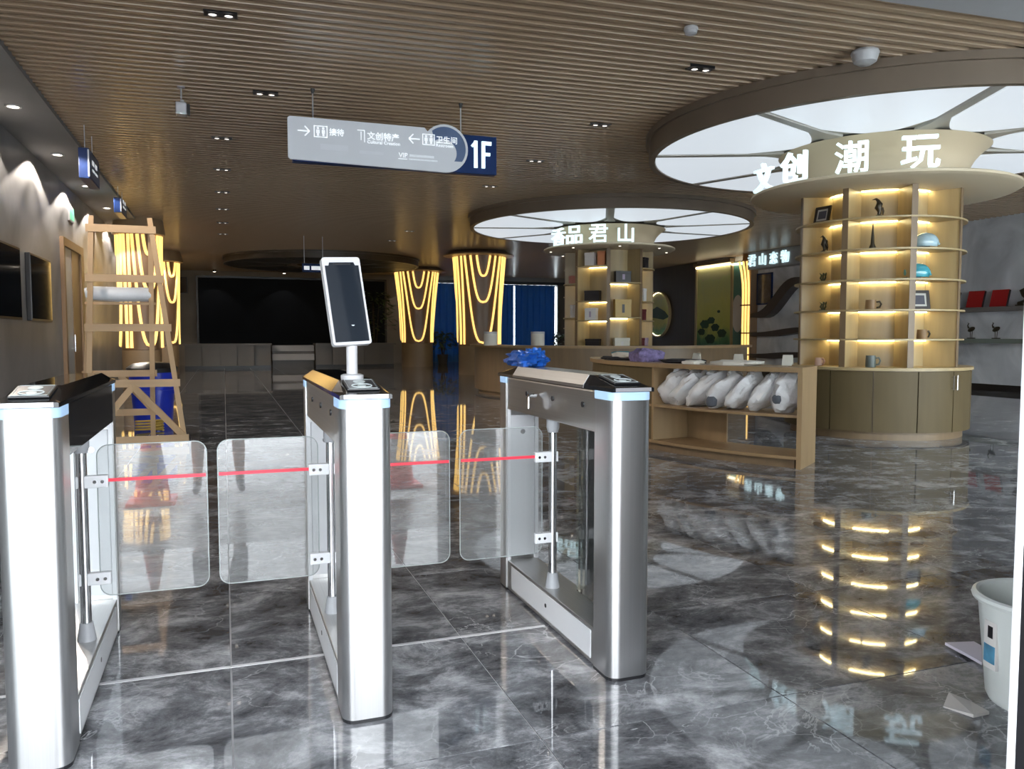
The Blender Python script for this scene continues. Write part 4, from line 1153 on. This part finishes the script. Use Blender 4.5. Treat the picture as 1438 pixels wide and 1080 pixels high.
# ================================================================== LADDER AND THINGS AROUND IT
t = thing('step_ladder', 'tall raw pine A frame step ladder', 'ladder', (-1.08, 10.35, 0))
def lp(x, y, z): return (x + 1.08, y - 10.35, z)
FR = (lp(-0.44, 9.88, 0), lp(-0.785, 10.33, 2.60))
FL = (lp(-1.43, 9.88, 0), lp(-1.395, 10.33, 2.60))
BR = (lp(-0.85, 10.85, 0), lp(-0.785, 10.40, 2.50))
BL = (lp(-1.62, 10.85, 0), lp(-1.395, 10.40, 2.50))
for p in (FR, FL, BR, BL):
    MB().bar(p[0], p[1], 0.055, 0.035, (0, 1, 0)).build('stile', 'pine', t)
def at_z(p, z):
    a, b = Vector(p[0]), Vector(p[1])
    return a + (b - a) * ((z - a.z) / (b.z - a.z))
for z in (0.07, 0.70, 1.33, 1.89, 2.46):
    a, b = at_z(FL, z), at_z(FR, z)
    d = (b - a).normalized() * 0.05
    off = Vector((0, -0.03, 0))
    MB().bar(a - d + off, b + d + off, 0.028, 0.085).build('rung', 'pine_h', t)
for z in (0.30, 0.78, 1.62):
    a, b = at_z(BL, z), at_z(BR, z)
    d = (b - a).normalized() * 0.05
    off = Vector((0, 0.03, 0))
    MB().bar(a - d + off, b + d + off, 0.028, 0.08 if z < 1 else 0.03).build('rear_rung', 'pine_h', t)
mid = (at_z(FL, 0.70) + at_z(FR, 0.70)) / 2 + Vector((0, -0.028, -0.03))
for p in (FL, FR):
    q = at_z(p, 0.09) + Vector((0, -0.03, 0))
    MB().bar(mid, q, 0.026, 0.07).build('brace', 'pine', t)
mid = (at_z(BL, 0.78) + at_z(BR, 0.78)) / 2 + Vector((0, 0.03, -0.03))
MB().bar(mid, at_z(BR, 0.32) + Vector((0, 0.03, 0)), 0.026, 0.07).build('brace', 'pine', t)
ax = (Vector(at_z(FL, 2.58)) + Vector(at_z(BL, 2.48))) / 2
MB().cyl(lp(-1.43, 10.365, 2.44), lp(-0.75, 10.365, 2.44), 0.012, n=8).build('hinge_rod', 'bronze', t)

o = MB().tube([(-0.36, 0, 0), (-0.30, 0, 0.01), (0, 0, 0.0), (0.30, 0, 0.005), (0.345, 0, 0.0)], [0.07, 0.085, 0.088, 0.085, 0.065], 14).build('plastic_roll', 'roll', None, True, (-1.15, 10.585, 1.725))
tag(o, 'white plastic film roll lying across the ladder rear rung', 'roll')

# blue tub behind the ladder
t = thing('plastic_tub', 'royal blue plastic tub with black lid behind the ladder', 'tub', (-0.93, 12.0, 0))
MB().lathe([(0.24, 0), (0.27, 0.45), (0.295, 0.45), (0.295, 0.50), (0.28, 0.50), (0.30, 0.74)], 28).build('body', 'blue_bin', t, True)
MB().lathe([(0.32, 0.74), (0.33, 0.80), (0.24, 0.86), (0.05, 0.88)], 28).build('lid', 'black_plastic', t, True)
o = MB()
o.tube([(0.16 * math.cos(R(a)), 0.07 * math.sin(R(a)), 0.02 + a / 360 * 0.035) for a in range(0, 1440, 20)], 0.014, 6)
o = o.build('rope_coil', 'yellow', None, True, (-0.92, 11.25, 0))
tag(o, 'yellow coiled rope on floor behind the ladder', 'rope')

# ================================================================== LEFT WALL
for k, (y0, y1, lb) in enumerate(((10.55, 11.93, 'dark wall screen cut by the left edge'), (12.47, 13.88, 'dark wall screen nearer the brown door'))):
    t = thing('wall_screen', lb, 'screen', (XL, (y0 + y1) / 2, 1.90), 0, 'wall screens')
    h = (y1 - y0) / 2
    MB().box((0, -h, -0.46), (0.06, h, 0.46), 0.008).build('housing', 'black_plastic', t)
    MB().box((0.06, -h + 0.03, -0.43), (0.064, h - 0.03, 0.43)).build('display', 'screen', t)
t = thing('exit_sign', 'small green exit sign above the brown door', 'sign', (XL, 16.05, 3.36))
MB().box((0, -0.22, -0.13), (0.035, 0.22, 0.13), 0.006).build('body', 'white_plastic', t)
MB().box((0.035, -0.2, -0.11), (0.038, 0.2, 0.11)).build('face', 'exit', t)

# ================================================================== GLOWING COLUMNS
def led_column(label, c, rt, rb, zt, th0, fl_=0.32, group='golden light columns', zlow=1.0):
    t = thing('light_column', label, 'column', (c[0], c[1], 0), 0, group)
    def rad(z):
        u = max(0.0, min(1.0, (z - 1.2) / (zt - 1.2)))
        return rb + (rt - rb) * u ** 1.6
    MB().lathe([(rb * .96, 0), (rb * .96, 0.9)] + [(rad(z), z) for z in [0.91 + (zt - 0.91) * i / 14 for i in range(15)]], 48).build('shaft', 'brown_col', t, True)
    MB().lathe([(rb * .99, 0.0), (rb * .99, 0.9)], 48).build('base_cladding', 'tan_col', t, True)
    MB().lathe([(rt + 0.05, zt - 0.02), (rt + fl_, zt), (rt + fl_, zt + 0.03), (rt + 0.06, ZC - 0.002)], 48).build('top_flange', 'tan_col', t, True)
    def pt(a, z):
        return ((rad(z) + 0.016) * math.cos(a), (rad(z) + 0.016) * math.sin(a), z)
    for k in range(3):
        th = th0 + k * 2 * math.pi / 3
        for (aw, zb) in ((15, 3.05), (29, 2.25), (43, zlow)):
            pts = []
            for i in range(33):
                u = -1 + 2 * i / 32
                e = abs(u)
                a = th + R(aw) * math.copysign(e ** 0.55, u)
                z = zb + (zt - 0.03 - zb) * e ** 1.6
                pts.append(pt(a, z))
            MB().tube(pts, 0.036, 6).build('light_tube', 'gold_led', t, True)
        for da in (53, 67):
            MB().tube([pt(th + R(da), zt - 0.03 - (zt - 0.98) * i / 12) for i in range(13)], 0.036, 6).build('light_tube', 'gold_led', t, True)
    return t
def facing(c): return math.atan2(-c[1], -c[0])
cB, cA = (7.62, 24.4), (7.18, 31.2)
led_column('golden light column right of centre, closest to the long counter', cB, 0.80, 0.66, 3.70, facing(cB) + R(10))
led_column('golden light column beside the tall plant', cA, 0.83, 0.62, 3.70, facing(cA) + R(5))
cL1, cL2 = (-1.78, 20.3), (-1.78, 27.6)
led_column('golden light column seen through the ladder', cL1, 0.46, 0.42, 3.52, facing(cL1) + R(25), 0.10)
led_column('farther golden light column behind the ladder stile', cL2, 0.48, 0.44, 3.52, facing(cL2) + R(35), 0.14)
# engaged light pier on the right wall
t = thing('light_pier', 'slim golden light pier on right wall beside the mural', 'column', (16.0, 22.05, 0), 0, None)
MB().box((-0.08, -0.22, 0), (0.195, 0.22, ZC - 0.002)).build('pier', 'brown_col', t)
for k, s in enumerate((-0.17, -0.02, 0.13)):
    MB().tube([(-0.11 - 0.18 * max(0, (z - 2.6)) ** 2 * (0.5 + 0.2 * k), s, z) for z in [0.2 + 0.34 * i for i in range(11)]], 0.036, 6).build('light_tube', 'gold_led', t, True)
for z in (0.6, 1.3, 2.2):
    MB().box((-0.16, -0.21, z - 0.02), (-0.08, 0.21, z + 0.02)).build('band', 'bronze', t)

# ================================================================== RIGHT WALL
t = thing('wall_mural', 'yellow green painted lotus mural lit from above on right wall', 'mural', (XR, 23.9, 0))
MB().box((-0.06, -0.72, 0.6), (-0.004, 1.35, 3.72)).build('panel', 'mural', t)
MB().box((-0.10, -0.82, 0.55), (-0.004, -0.72, 3.68)).build('side_frame', 'oak', t)
MB().box((-0.10, 1.35, 0.55), (-0.004, 1.45, 3.68)).build('side_frame', 'oak', t)
MB().box((-0.16, -0.70, 3.60), (-0.08, 1.33, 3.66)).build('top_light', 'mural_led', t)
MB().box((-0.20, -0.82, 3.68), (-0.004, 1.45, 3.80)).build('pelmet', 'oak_d', t)
for (y, z, rx) in ((0.85, 1.62, 0.28), (0.45, 1.75, 0.22), (0.2, 1.5, 0.24), (1.05, 1.35, 0.22), (0.0, 2.05, 0.09), (-0.2, 1.3, 0.26), (0.5, 1.1, 0.3)):
    b = MB().prism([(rx * math.cos(R(a)) * (1 + .10 * math.sin(5 * R(a) + y)), rx * .55 * math.sin(R(a)) * (1 + .10 * math.cos(6 * R(a)))) for a in range(0, 360, 12)], 0, 0.006, m=Matrix(((0, 0, -1, -0.06), (1, 0, 0, y), (0, 1, 0, z), (0, 0, 0, 1))))
    b.build('lotus_leaf', 'leaf_print', t)
t = thing('wall_mural', 'narrow teal painted mural beside the golden light pier', 'mural', (XR, 22.7, 0))
MB().box((-0.05, -0.42, 0.6), (-0.004, 0.38, 3.66)).build('panel', 'mural_teal', t)
MB().box((-0.15, -0.40, 3.56), (-0.07, 0.36, 3.62)).build('top_light', 'mural_led', t)
MB().prism([(0.33 * math.cos(R(a)), 0.62 * math.sin(R(a))) for a in range(0, 360, 15)], 0, 0.006, m=Matrix(((0, 0, -1, -0.05), (1, 0, 0, 0.12), (0, 1, 0, 1.95), (0, 0, 0, 1)))).build('moon', 'white_box', t)
# round picture beyond the middle pillar
t = thing('round_mural', 'round pale green lit mural half hidden by middle pillar', 'mural', (XR - 0.05, 27.95, 2.05))
MY = Matrix(((0, 0, -1, 0), (1, 0, 0, 0), (0, 1, 0, 0), (0, 0, 0, 1)))
MB().prism([(0.85 * math.cos(R(a)), 0.85 * math.sin(R(a))) for a in range(0, 360, 10)], 0, 0.05, m=MY).build('disc', 'mural', t)
MB().prism([(-0.82, -0.12), (-0.5, 0.10), (0.1, 0.30), (0.5, 0.18), (0.82, 0.15), (0.8, -0.1), (0.2, -0.15), (-0.4, -0.22)], 0.05, 0.058, m=MY).build('dark_ridge', 'leaf_print', t)
MB().ring_solid(0.85, 0.90, 0.0, 0.10, n=40).build('frame', 'oak', t, rot=(0, R(-90), 0))
MB().ring_solid(0.835, 0.85, 0.055, 0.075, n=40).build('added_ring_glow', 'mural_led', t, rot=(0, R(-90), 0))  # glowing ring added to brighten the disc
# sign band and characters
t = thing('letter_sign', 'glowing white characters on dark band of right wall', 'sign', (XR, 20.9, 3.58))
MB().box((-0.42, -1.6, -0.27), (-0.004, 0.90, 0.26)).build('band', 'facade', t)
for k, ch in enumerate('君山恋物'):
    me = text_mesh(ch, 0.37, 0.05, 'letter', 0.012)
    put('letter', me, t, (-0.45, 0.66 - 0.53 * k, 0.0), (0, 0, R(-90)))
# dark framed notice and wave shelves
t = thing('framed_notice', 'dark framed notice on right wall below the glowing characters', 'picture frame', (XR, 21.45, 2.7))
MB().box((-0.05, -0.38, -0.5), (-0.004, 0.38, 0.5), 0.006).build('frame', 'sign_blue', t)
MB().box((-0.056, -0.33, -0.45), (-0.05, 0.33, 0.45)).build('sheet', 'screen_pic', t)
def wave_shelf(label, pts, th):
    b = MB()
    up = []; lo = []
    for (y, z, h) in pts:
        up.append((y, z + h)); lo.append((y, z - h))
    b.prism(up + lo[::-1], 0.004, 0.30, m=Matrix(((0, 0, -1, XR), (1, 0, 0, 0), (0, 1, 0, 0), (0, 0, 0, 1))))
    o = b.build('wave_shelf', 'wave')
    tag(o, label, 'shelf', 'dark wave shelves')
def wavep(y0, z0, y1, z1):
    r = []
    for i in range(17):
        u = i / 16
        s = u * u * (3 - 2 * u)
        s = s * s * (3 - 2 * s)
        r.append((y0 + (y1 - y0) * u, z0 + (z1 - z0) * s, 0.06 + 0.16 * math.sin(math.pi * u) ** 2 * (1 if abs(z1 - z0) > .5 else .2)))
    return r
wave_shelf('upper dark wave shaped shelf curling up on right wall', wavep(21.80, 1.86, 19.2, 2.86), 0.1)
wave_shelf('middle dark wave shaped shelf on right wall', wavep(21.80, 1.26, 18.6, 1.40), 0.1)
wave_shelf('lowest dark wave shaped shelf on right wall', wavep(21.80, 0.58, 18.8, 0.66), 0.1)

# straight shelves with books and figures
for (z, m, lb) in ((1.86, 'shelf_grey', 'upper grey brown wall shelf with red books'), (1.16, 'shelf_green', 'lower grey green wall shelf with crane figures')):
    o = MB().box((XR - 0.32, 10.2, z - 0.10), (XR - 0.003, 17.2, z)).build('wall_shelf', m)
    tag(o, lb, 'shelf', 'straight wall shelves')
def book(label, y, z, m, w_=0.40, h=0.38):
    t = thing('display_book', label, 'book', (XR - 0.16, y, z), R(-90))
    rot = Matrix.Rotation(R(-14), 4, 'X')
    MB().box((-w_ / 2, -0.035, 0), (w_ / 2, 0.02, h), 0, Matrix.Rotation(R(-14), 4, 'X')).build('cover', m, t)
    MB().box((w_ / 2, -0.03, 0.006), (w_ / 2 + 0.012, 0.015, h - 0.006), 0, rot).build('spine', 'dark_box', t)
book('red display book left of its twin on upper wall shelf', 13.72, 1.86, 'red_box')
book('red display book right of its twin on upper wall shelf', 13.12, 1.86, 'red_box')
book('black display book at left end of upper wall shelf', 14.35, 1.86, 'dark_box', 0.36)
def crane(label, y, z):
    t = thing('crane_figurine', label, 'figurine', (XR - 0.16, y, z), R(-90), 'crane figures on the lower wall shelf')
    MB().lathe([(0.09, 0), (0.085, 0.02)], 14).build('base', 'bronze', t)
    for s in (-0.02, 0.02):
        MB().cyl((s, 0, 0.02), (s * 1.3, 0, 0.17), 0.007, n=6).build('leg', 'bronze', t)
    MB().blob((0, 0, 0.21), (0.10, 0.035, 0.05), 12, 8, 1.0, 0.1, 2, 4, m=Matrix.Rotation(R(-22), 4, 'Y')).build('body', 'bronze', t, True)
    MB().tube([(-0.07, 0, 0.24), (-0.10, 0, 0.30), (-0.07, 0, 0.345), (-0.10, 0, 0.36)], [0.022, 0.012, 0.012, 0.006], 8).build('neck', 'bronze', t, True)
crane('dark crane figure at left of lower wall shelf', 13.78, 1.16)
crane('dark crane figure nearer the middle of lower wall shelf', 13.15, 1.16)
t = thing('dragon_figurine', 'dark coiled animal figure at right end of upper wall shelf', 'figurine', (XR - 0.16, 12.52, 1.86), R(-90))
MB().box((-0.16, -0.06, 0), (0.16, 0.06, 0.03), 0.005).build('base', 'bronze', t)
MB().tube([(-0.12, 0, 0.05), (0.02, 0, 0.07), (0.10, 0, 0.15), (0.0, 0, 0.24), (-0.06, 0, 0.33), (0.03, 0, 0.38)], [0.05, 0.07, 0.065, 0.06, 0.05, 0.02], 10).build('body', 'bronze', t, True)
t = thing('bead_string', 'string of brown beads on stand at right end of lower wall shelf', 'beads', (XR - 0.16, 12.42, 1.16), R(-90))
MB().cyl((0, 0.03, 0), (0, 0.03, 0.40), 0.01, n=8).lathe([(0.05, 0), (0.05, 0.015)], 12).build('stand', 'bronze', t)
for i in range(9):
    MB().blob((0.012 * (-1) ** i, -0.005, 0.05 + 0.042 * i), (0.024, 0.024, 0.022), 8, 6).build('bead', 'maroon_box' if i % 2 else 'wood_mug', t, True)

# ================================================================== FAR END
t = thing('display_wall', 'huge black display wall at far end of hall', 'screen', (2.85, YB - 0.02, 0))
MB().box((-3.80, -0.12, 0.75), (3.85, 0.015, 3.58)).build('display', 'led_wall', t)
MB().box((-3.88, -0.14, 0.75), (-3.80, 0.015, 3.6)).box((3.85, -0.14, 0.75), (3.93, 0.015, 3.6)).box((-3.88, -0.14, 3.58), (3.93, 0.015, 3.66)).build('frame', 'black_trim', t)
MB().box((-3.80, -0.10, 0.0), (3.85, 0.015, 0.75)).build('plinth', 'wall_dark', t)
for k, (x, lb) in enumerate(((-0.3, 'first small lit spot above the display wall, leftmost'), (2.4, 'second small lit spot above the display wall, middle'), (7.4, 'third small lit spot above the tall plant'))):
    t = thing('wall_spot', lb, 'spotlight', (x, 34.6, ZC - 0.06), 0, 'spots before the far wall')
    MB().lathe([(0.07, 0.058), (0.07, 0), (0.055, -0.02)], 14).build('can', 'black_plastic', t, True)
    MB().lathe([(0.05, -0.021), (0.05, -0.026)], 14).build('lens', 'lamp', t)
    l = bpy.data.lights.new('spot_beam', 'SPOT'); l.energy = 9; l.color = (1, 0.85, 0.7); l.spot_size = R(80); l.shadow_soft_size = 0.04
    lo = bpy.data.objects.new('spot_beam', l); COL.objects.link(lo); lo.parent = t; lo.location = (0, 0, -0.04); lo.rotation_euler = (R(12), 0, 0)
t = thing('loudspeaker', 'black loudspeaker on far wall left of the display', 'loudspeaker', (-1.55, YB, 3.25))
MB().box((-0.2, -0.3, -0.32), (0.2, -0.02, 0.32), 0.02).build('cabinet', 'black_plastic', t)
MB().box((-0.17, -0.31, -0.29), (0.17, -0.3, 0.29)).build('grille', 'ceil_dark', t)
MB().box((-0.05, -0.02, -0.08), (0.05, 0.0, 0.08)).build('bracket', 'black_plastic', t)
def desk(label, x0, x1, y, h, curve):
    t = thing('reception_desk', label, 'desk', ((x0 + x1) / 2, y, 0), 0, 'reception desks at the far end')
    n = 5
    w_ = (x1 - x0) / n
    for k in range(n):
        xa = -(x1 - x0) / 2 + k * w_
        yy = -0.35 * math.sin(math.pi * (k + .5) / n) * curve
        MB().box((xa + 0.01, yy - 0.03, 0.10), (xa + w_ - 0.01, yy + 0.02, h - 0.06)).build('front_panel', 'desk', t)
    MB().box((-(x1 - x0) / 2, -0.12, 0.0), ((x1 - x0) / 2, 0.5, 0.10)).build('plinth', 'black_trim', t)
    MB().box((-(x1 - x0) / 2 - 0.03, -0.42, h - 0.06), ((x1 - x0) / 2 + 0.03, 0.55, h)).build('desk_top', 'desk', t)
    MB().box((-(x1 - x0) / 2, 0.02, 0.10), ((x1 - x0) / 2, 0.45, h - 0.06)).build('carcass', 'desk', t)
desk('long grey reception desk left of the pale bench', -1.35, 1.65, 31.6, 0.92, 1)
desk('long grey reception desk right of the pale bench', 3.3, 6.3, 31.6, 0.92, 1)
t = thing('stone_bench', 'pale stepped stone bench between the two reception desks', 'bench', (2.48, 32.0, 0))
MB().box((-0.78, -0.25, 0.62), (0.78, 0.3, 0.84), 0.01).build('upper_slab', 'ceil_grey', t)
MB().box((-0.78, -0.4, 0.28), (0.78, 0.3, 0.52), 0.01).build('lower_slab', 'ceil_grey', t)
MB().box((-0.76, -0.2, 0.0), (0.76, 0.28, 0.62)).build('core', 'wall_dark', t)
# hanging sign before the display wall
t = thing('hanging_sign', 'small lit hanging sign in front of the far display wall', 'sign', (2.28, 22.0, ZC))
MB().box((-0.30, -0.03, -0.95), (0.30, 0.03, -0.72), 0.01).build('box', 'sign_blue', t)
for (x, w_) in ((-0.18, 0.07), (0.08, 0.14)):
    MB().box((x - w_, -0.036, -0.89), (x + w_, -0.03, -0.79)).build('print_mark', 'print', t)
for x in (-0.24, 0.24):
    MB().cyl((x, 0, -0.72), (x, 0, 0), 0.006, n=6).build('rod', 'silver', t)

def plant(label, c, h, spread, seed, pot_h=0.4):
    rnd = random.Random(seed)
    t = thing('potted_plant', label, 'plant', (c[0], c[1], 0))
    MB().lathe([(0.18, 0), (0.24, pot_h), (0.26, pot_h), (0.22, pot_h - .03), (0.001, pot_h - 0.04)], 18, cap=False).build('pot', 'pot', t, True)
    for k in range(3):
        a = k * 2.1
        MB().tube([(0.03 * math.cos(a), 0.03 * math.sin(a), pot_h - .05), (0.10 * math.cos(a), 0.10 * math.sin(a), h * .5), (0.22 * spread * math.cos(a), 0.22 * spread * math.sin(a), h * .85)], [0.03, 0.025, 0.012], 6).build('stem', 'bronze', t)
    b = MB()
    for k in range(150):
        a = rnd.uniform(0, 6.283); r = spread * math.sqrt(rnd.random()); z = pot_h + (h - pot_h) * (0.25 + .75 * rnd.random() ** .7)
        r *= (1.1 - abs(z / h - .6) * 1.1)
        d = Vector((math.cos(a + rnd.uniform(-.8, .8)), math.sin(a + rnd.uniform(-.8, .8)), rnd.uniform(-.8, .4))).normalized()
        p = Vector((r * math.cos(a), r * math.sin(a), z))
        s = d.cross(Vector((0, 0, 1))).normalized() * 0.065
        L = rnd.uniform(.22, .4)
        n = s.cross(d).normalized() * 0.012
        vs_ = [b.bm.verts.new(q) for q in (p, p + d * L * .5 + s + n, p + d * L, p + d * L * .5 - s + n, p + d * L * .5 - n)]
        for q in ((0, 1, 4), (1, 2, 4), (2, 3, 4), (3, 0, 4), (0, 3, 1), (1, 3, 2)):
            b.bm.faces.new([vs_[i] for i in q])
    fo = b.build('foliage', 'leaf', t)
    fo['kind'] = 'stuff'
plant('tall leafy potted plant left of the golden light column', (5.95, 33.6), 3.0, 0.75, 1, 0.5)
plant('low dark potted plant in front of the blue curtain, left', (8.9, 33.8), 1.35, 0.55, 2)
plant('low dark potted plant in front of the blue curtain, right', (10.6, 33.4), 1.25, 0.55, 3)
plant('low dark potted plant at right end of the blue curtains', (14.6, 33.8), 1.3, 0.5, 4)

# curtains: pleated sheets
def curtain(label, x0, x1, seed):
    b = MB()
    n = int((x1 - x0) / 0.045)
    top = []; bot = []; top2 = []; bot2 = []
    rnd = random.Random(seed)
    ph = rnd.random() * 6
    for i in range(n + 1):
        x = x0 + (x1 - x0) * i / n
        y = 0.07 * math.sin(i * 0.95 + ph) + 0.03 * math.sin(i * .37)
        for lst, z, dy in ((top, 3.55, 0), (bot, 0.003, 0), (top2, 3.55, 0.012), (bot2, 0.003, 0.012)):
            lst.append(b.bm.verts.new((x, y + dy, z)))
    for i in range(n):
        b.bm.faces.new((top[i], top[i + 1], bot[i + 1], bot[i]))
        b.bm.faces.new((top2[i + 1], top2[i], bot2[i], bot2[i + 1]))
    o = b.build('curtain', 'curtain', None, True, (0, YB - 0.28, 0))
    tag(o, label, 'curtain', 'blue curtains')
curtain('blue pleated curtain between the two golden light columns', 8.3, 10.9, 1)
curtain('blue pleated curtain behind the golden light column', 10.92, 12.7, 3)
curtain('blue pleated curtain left of the middle display pillar', 12.72, 14.72, 2)
o = MB().box((8.2, YB - 0.36, 3.56), (15.4, YB - 0.18, 3.70)).build('curtain_rail', 'black_trim')
tag(o, 'dark curtain pelmet above the blue curtains', 'curtain rail')
o = MB().box((14.85, YB - 0.34, 0.002), (15.35, YB - 0.2, 3.56)).build('curtain', 'wall_dark')
tag(o, 'dark brown gathered curtain at right end of the far window', 'curtain')

# ================================================================== RIGHT FOREGROUND
t = thing('waste_tub', 'white plastic tub with blue label at right edge', 'tub', (2.585, 1.90, 0))
MB().lathe([(0.001, 0.012), (0.155, 0.0), (0.165, 0.02), (0.195, 0.33), (0.20, 0.355), (0.19, 0.36), (0.185, 0.33), (0.155, 0.03), (0.001, 0.025)], 48, cap=False).build('body', 'bucket', t, True)
MB().tube([(0.203 * math.cos(R(a)), 0.203 * math.sin(R(a)), 0.358) for a in range(0, 360, 10)], 0.014, 8, True).build('rim', 'bucket', t, True)
lab_a = math.atan2(-1.90, -2.585) - R(48)
lb_ = MB().ring_solid(0.181, 0.192, 0.13, 0.29, lab_a - 0.22, lab_a + 0.10, 8).build('label', 'white_box', t)
MB().ring_solid(0.1925, 0.1935, 0.15, 0.21, lab_a - 0.20, lab_a + 0.08, 8).build('label_print', 'label_blue', lb_)
MB().ring_solid(0.1925, 0.1935, 0.235, 0.275, lab_a - 0.10, lab_a + 0.02, 4).build('label_print', 'black_plastic', lb_)
def paper(label, pts, z, m, seed):
    b = MB()
    top = [b.bm.verts.new((x, y, 0.012 + 0.02 * noise.noise(Vector((x * 6, y * 6, seed))) + z * i / len(pts))) for i, (x, y) in enumerate(pts)]
    bot = [b.bm.verts.new((v.co.x, v.co.y, max(0.0005, v.co.z - 0.011))) for v in top]
    b.bm.faces.new(top); b.bm.faces.new(bot[::-1])
    n = len(pts)
    for i in range(n):
        b.bm.faces.new((top[i], bot[i], bot[(i + 1) % n], top[(i + 1) % n]))
    o = b.build('paper_scrap', m)
    tag(o, label, 'paper', 'paper scraps by the tub')
paper('lilac paper sheet sticking out behind the white tub', [(2.70, 2.39), (2.82, 2.36), (2.78, 2.22), (2.66, 2.19), (2.68, 2.28)], 0.02, 'paper_b', 1)
paper('pale crumpled paper on floor at foot of white tub', [(2.25, 1.99), (2.33, 2.04), (2.36, 1.98), (2.35, 1.90), (2.28, 1.90)], 0.002, 'paper', 2)

# traffic cones outside the door (seen mirrored in the flaps)
for (x, y, lb) in ((-0.53, -0.15, 'orange traffic cone mirrored in the left glass flaps'), (1.35, -0.2, 'orange traffic cone mirrored in the right glass flaps')):
    t = thing('traffic_cone', lb, 'traffic cone', (x, y, -0.01), 0, 'traffic cones')
    MB().box((-0.17, -0.17, 0), (0.17, 0.17, 0.03), 0.01).build('base', 'cone_red', t)
    MB().lathe([(0.13, 0.03), (0.105, 0.20)], 24).build('lower_cone', 'cone_red', t, True)
    MB().lathe([(0.105, 0.20), (0.075, 0.40)], 24).build('white_band', 'white_plastic', t, True)
    MB().lathe([(0.075, 0.40), (0.03, 0.68)], 24).build('upper_cone', 'cone_red', t, True)

# photographer just behind the camera (only mirrored in the glass flaps)
def skin_mesh(name, verts, edges, radii, sub=2):
    bm = bmesh.new()
    ly = bm.verts.layers.skin.verify()
    vv = []
    for i, (p, r) in enumerate(zip(verts, radii)):
        v = bm.verts.new(p)
        v[ly].radius = r if isinstance(r, tuple) else (r, r)
        v[ly].use_root = (i == 0)
        vv.append(v)
    for a, b in edges: bm.edges.new((vv[a], vv[b]))
    me = bpy.data.meshes.new(name); bm.to_mesh(me); bm.free()
    o = bpy.data.objects.new(name, me); COL.objects.link(o)
    o.modifiers.new('skin', 'SKIN').use_smooth_shade = True
    sb = o.modifiers.new('sub', 'SUBSURF'); sb.levels = sub; sb.render_levels = sub
    bpy.context.view_layer.update()
    out = bpy.data.meshes.new_from_object(o.evaluated_get(bpy.context.evaluated_depsgraph_get()))
    bpy.data.objects.remove(o)
    return out
t = thing('person', 'person in dark blue shorts mirrored in the left glass flaps', 'person', (-0.06, -0.47, -0.01))
V = [(0, 0, 0.93), (0, 0, 1.08), (0, 0.01, 1.25), (0, 0.0, 1.40), (0, 0.01, 1.50), (0, 0.03, 1.58), (0, 0.04, 1.68), (0, 0.02, 1.74)]
Rr_ = [(0.15, 0.105), (0.14, 0.10), (0.155, 0.105), (0.12, 0.08), (0.052, 0.052), (0.062, 0.075), (0.075, 0.09), (0.06, 0.07)]
Ed = [(i, i + 1) for i in range(7)]
def add(p, r, prev):
    V.append(p); Rr_.append(r); Ed.append((prev, len(V) - 1)); return len(V) - 1
for s in (-1, 1):
    k = add((s * 0.105, 0, 0.86), 0.085, 0)
    k = add((s * 0.13, 0.01, 0.66), 0.072, k)
    k = add((s * 0.15, 0.01, 0.48), 0.052, k)
    k = add((s * 0.155, -0.015, 0.34), 0.055, k)
    k = add((s * 0.16, -0.02, 0.10), 0.036, k)
    k = add((s * 0.165, -0.01, 0.045), 0.036, k)
    k = add((s * 0.175, 0.13, 0.03), (0.035, 0.026), k)
    k = add((s * 0.19, 0.0, 1.39), 0.052, 3)
    k = add((s * 0.25, 0.02, 1.13), 0.043, k)
    k = add((s * 0.13, 0.27, 1.20), 0.032, k)
    k = add((s * 0.09, 0.35, 1.235), (0.032, 0.022), k)
    for q, (dx, dy, dz) in enumerate(((-0.02, 0.03, 0.045), (-0.035, 0.035, 0.02), (-0.035, 0.033, 0.0), (-0.03, 0.03, -0.022))):
        f = add((s * (0.085 + dx * .5), 0.35 + dy * .7, 1.235 + dz), 0.0095, k)
        add((s * (0.07 + dx), 0.35 + dy * 1.05, 1.235 + dz * 1.1), 0.008, f)
    f = add((s * 0.07, 0.345, 1.285), 0.011, k)
    add((s * 0.05, 0.365, 1.30), 0.009, f)
me = skin_mesh('body', V, Ed, Rr_)
me.materials.clear()
for m_ in ('skin', 'shorts', 'shirt', 'shoe'): me.materials.append(mat[m_])
me.calc_loop_triangles()
for v in me.vertices:
    x, y, z = v.co
    if 0.50 < z < 0.97 and abs(y) < 0.2: v.co = (x * 1.08, y * 1.15, z)
    elif 0.97 <= z < 1.44 and abs(x) < 0.22 and y < 0.14: v.co = (x * 1.08, y * 1.08, z)
for p in me.polygons:
    x, y, z = p.center
    p.material_index = 3 if z < 0.085 else 1 if (0.50 < z < 0.97 and y < 0.16) else 2 if (0.97 <= z < 1.46 and y < 0.12) else 0
    p.use_smooth = True
put('body', me, t)
MB().blob((0, 0.02, 1.70), (0.092, 0.105, 0.095), 20, 12, 1.0, 0.10, 3, 4, flat=-0.02).build('hair', 'hair', t, True)
for s in (-1, 1):
    MB().blob((s * 0.032, 0.118, 1.655), (0.012, 0.008, 0.008), 8, 6).build('eye', 'hair', t, True)
    MB().blob((s * 0.083, 0.03, 1.64), (0.010, 0.02, 0.03), 8, 6).build('ear', 'skin', t, True)
MB().blob((0, 0.130, 1.625), (0.013, 0.018, 0.022), 8, 6).build('nose', 'skin', t, True)
MB().blob((0, 0.112, 1.585), (0.024, 0.008, 0.006), 10, 6).build('mouth', 'maroon_box', t, True)

bpy.data.objects.remove(_fo)
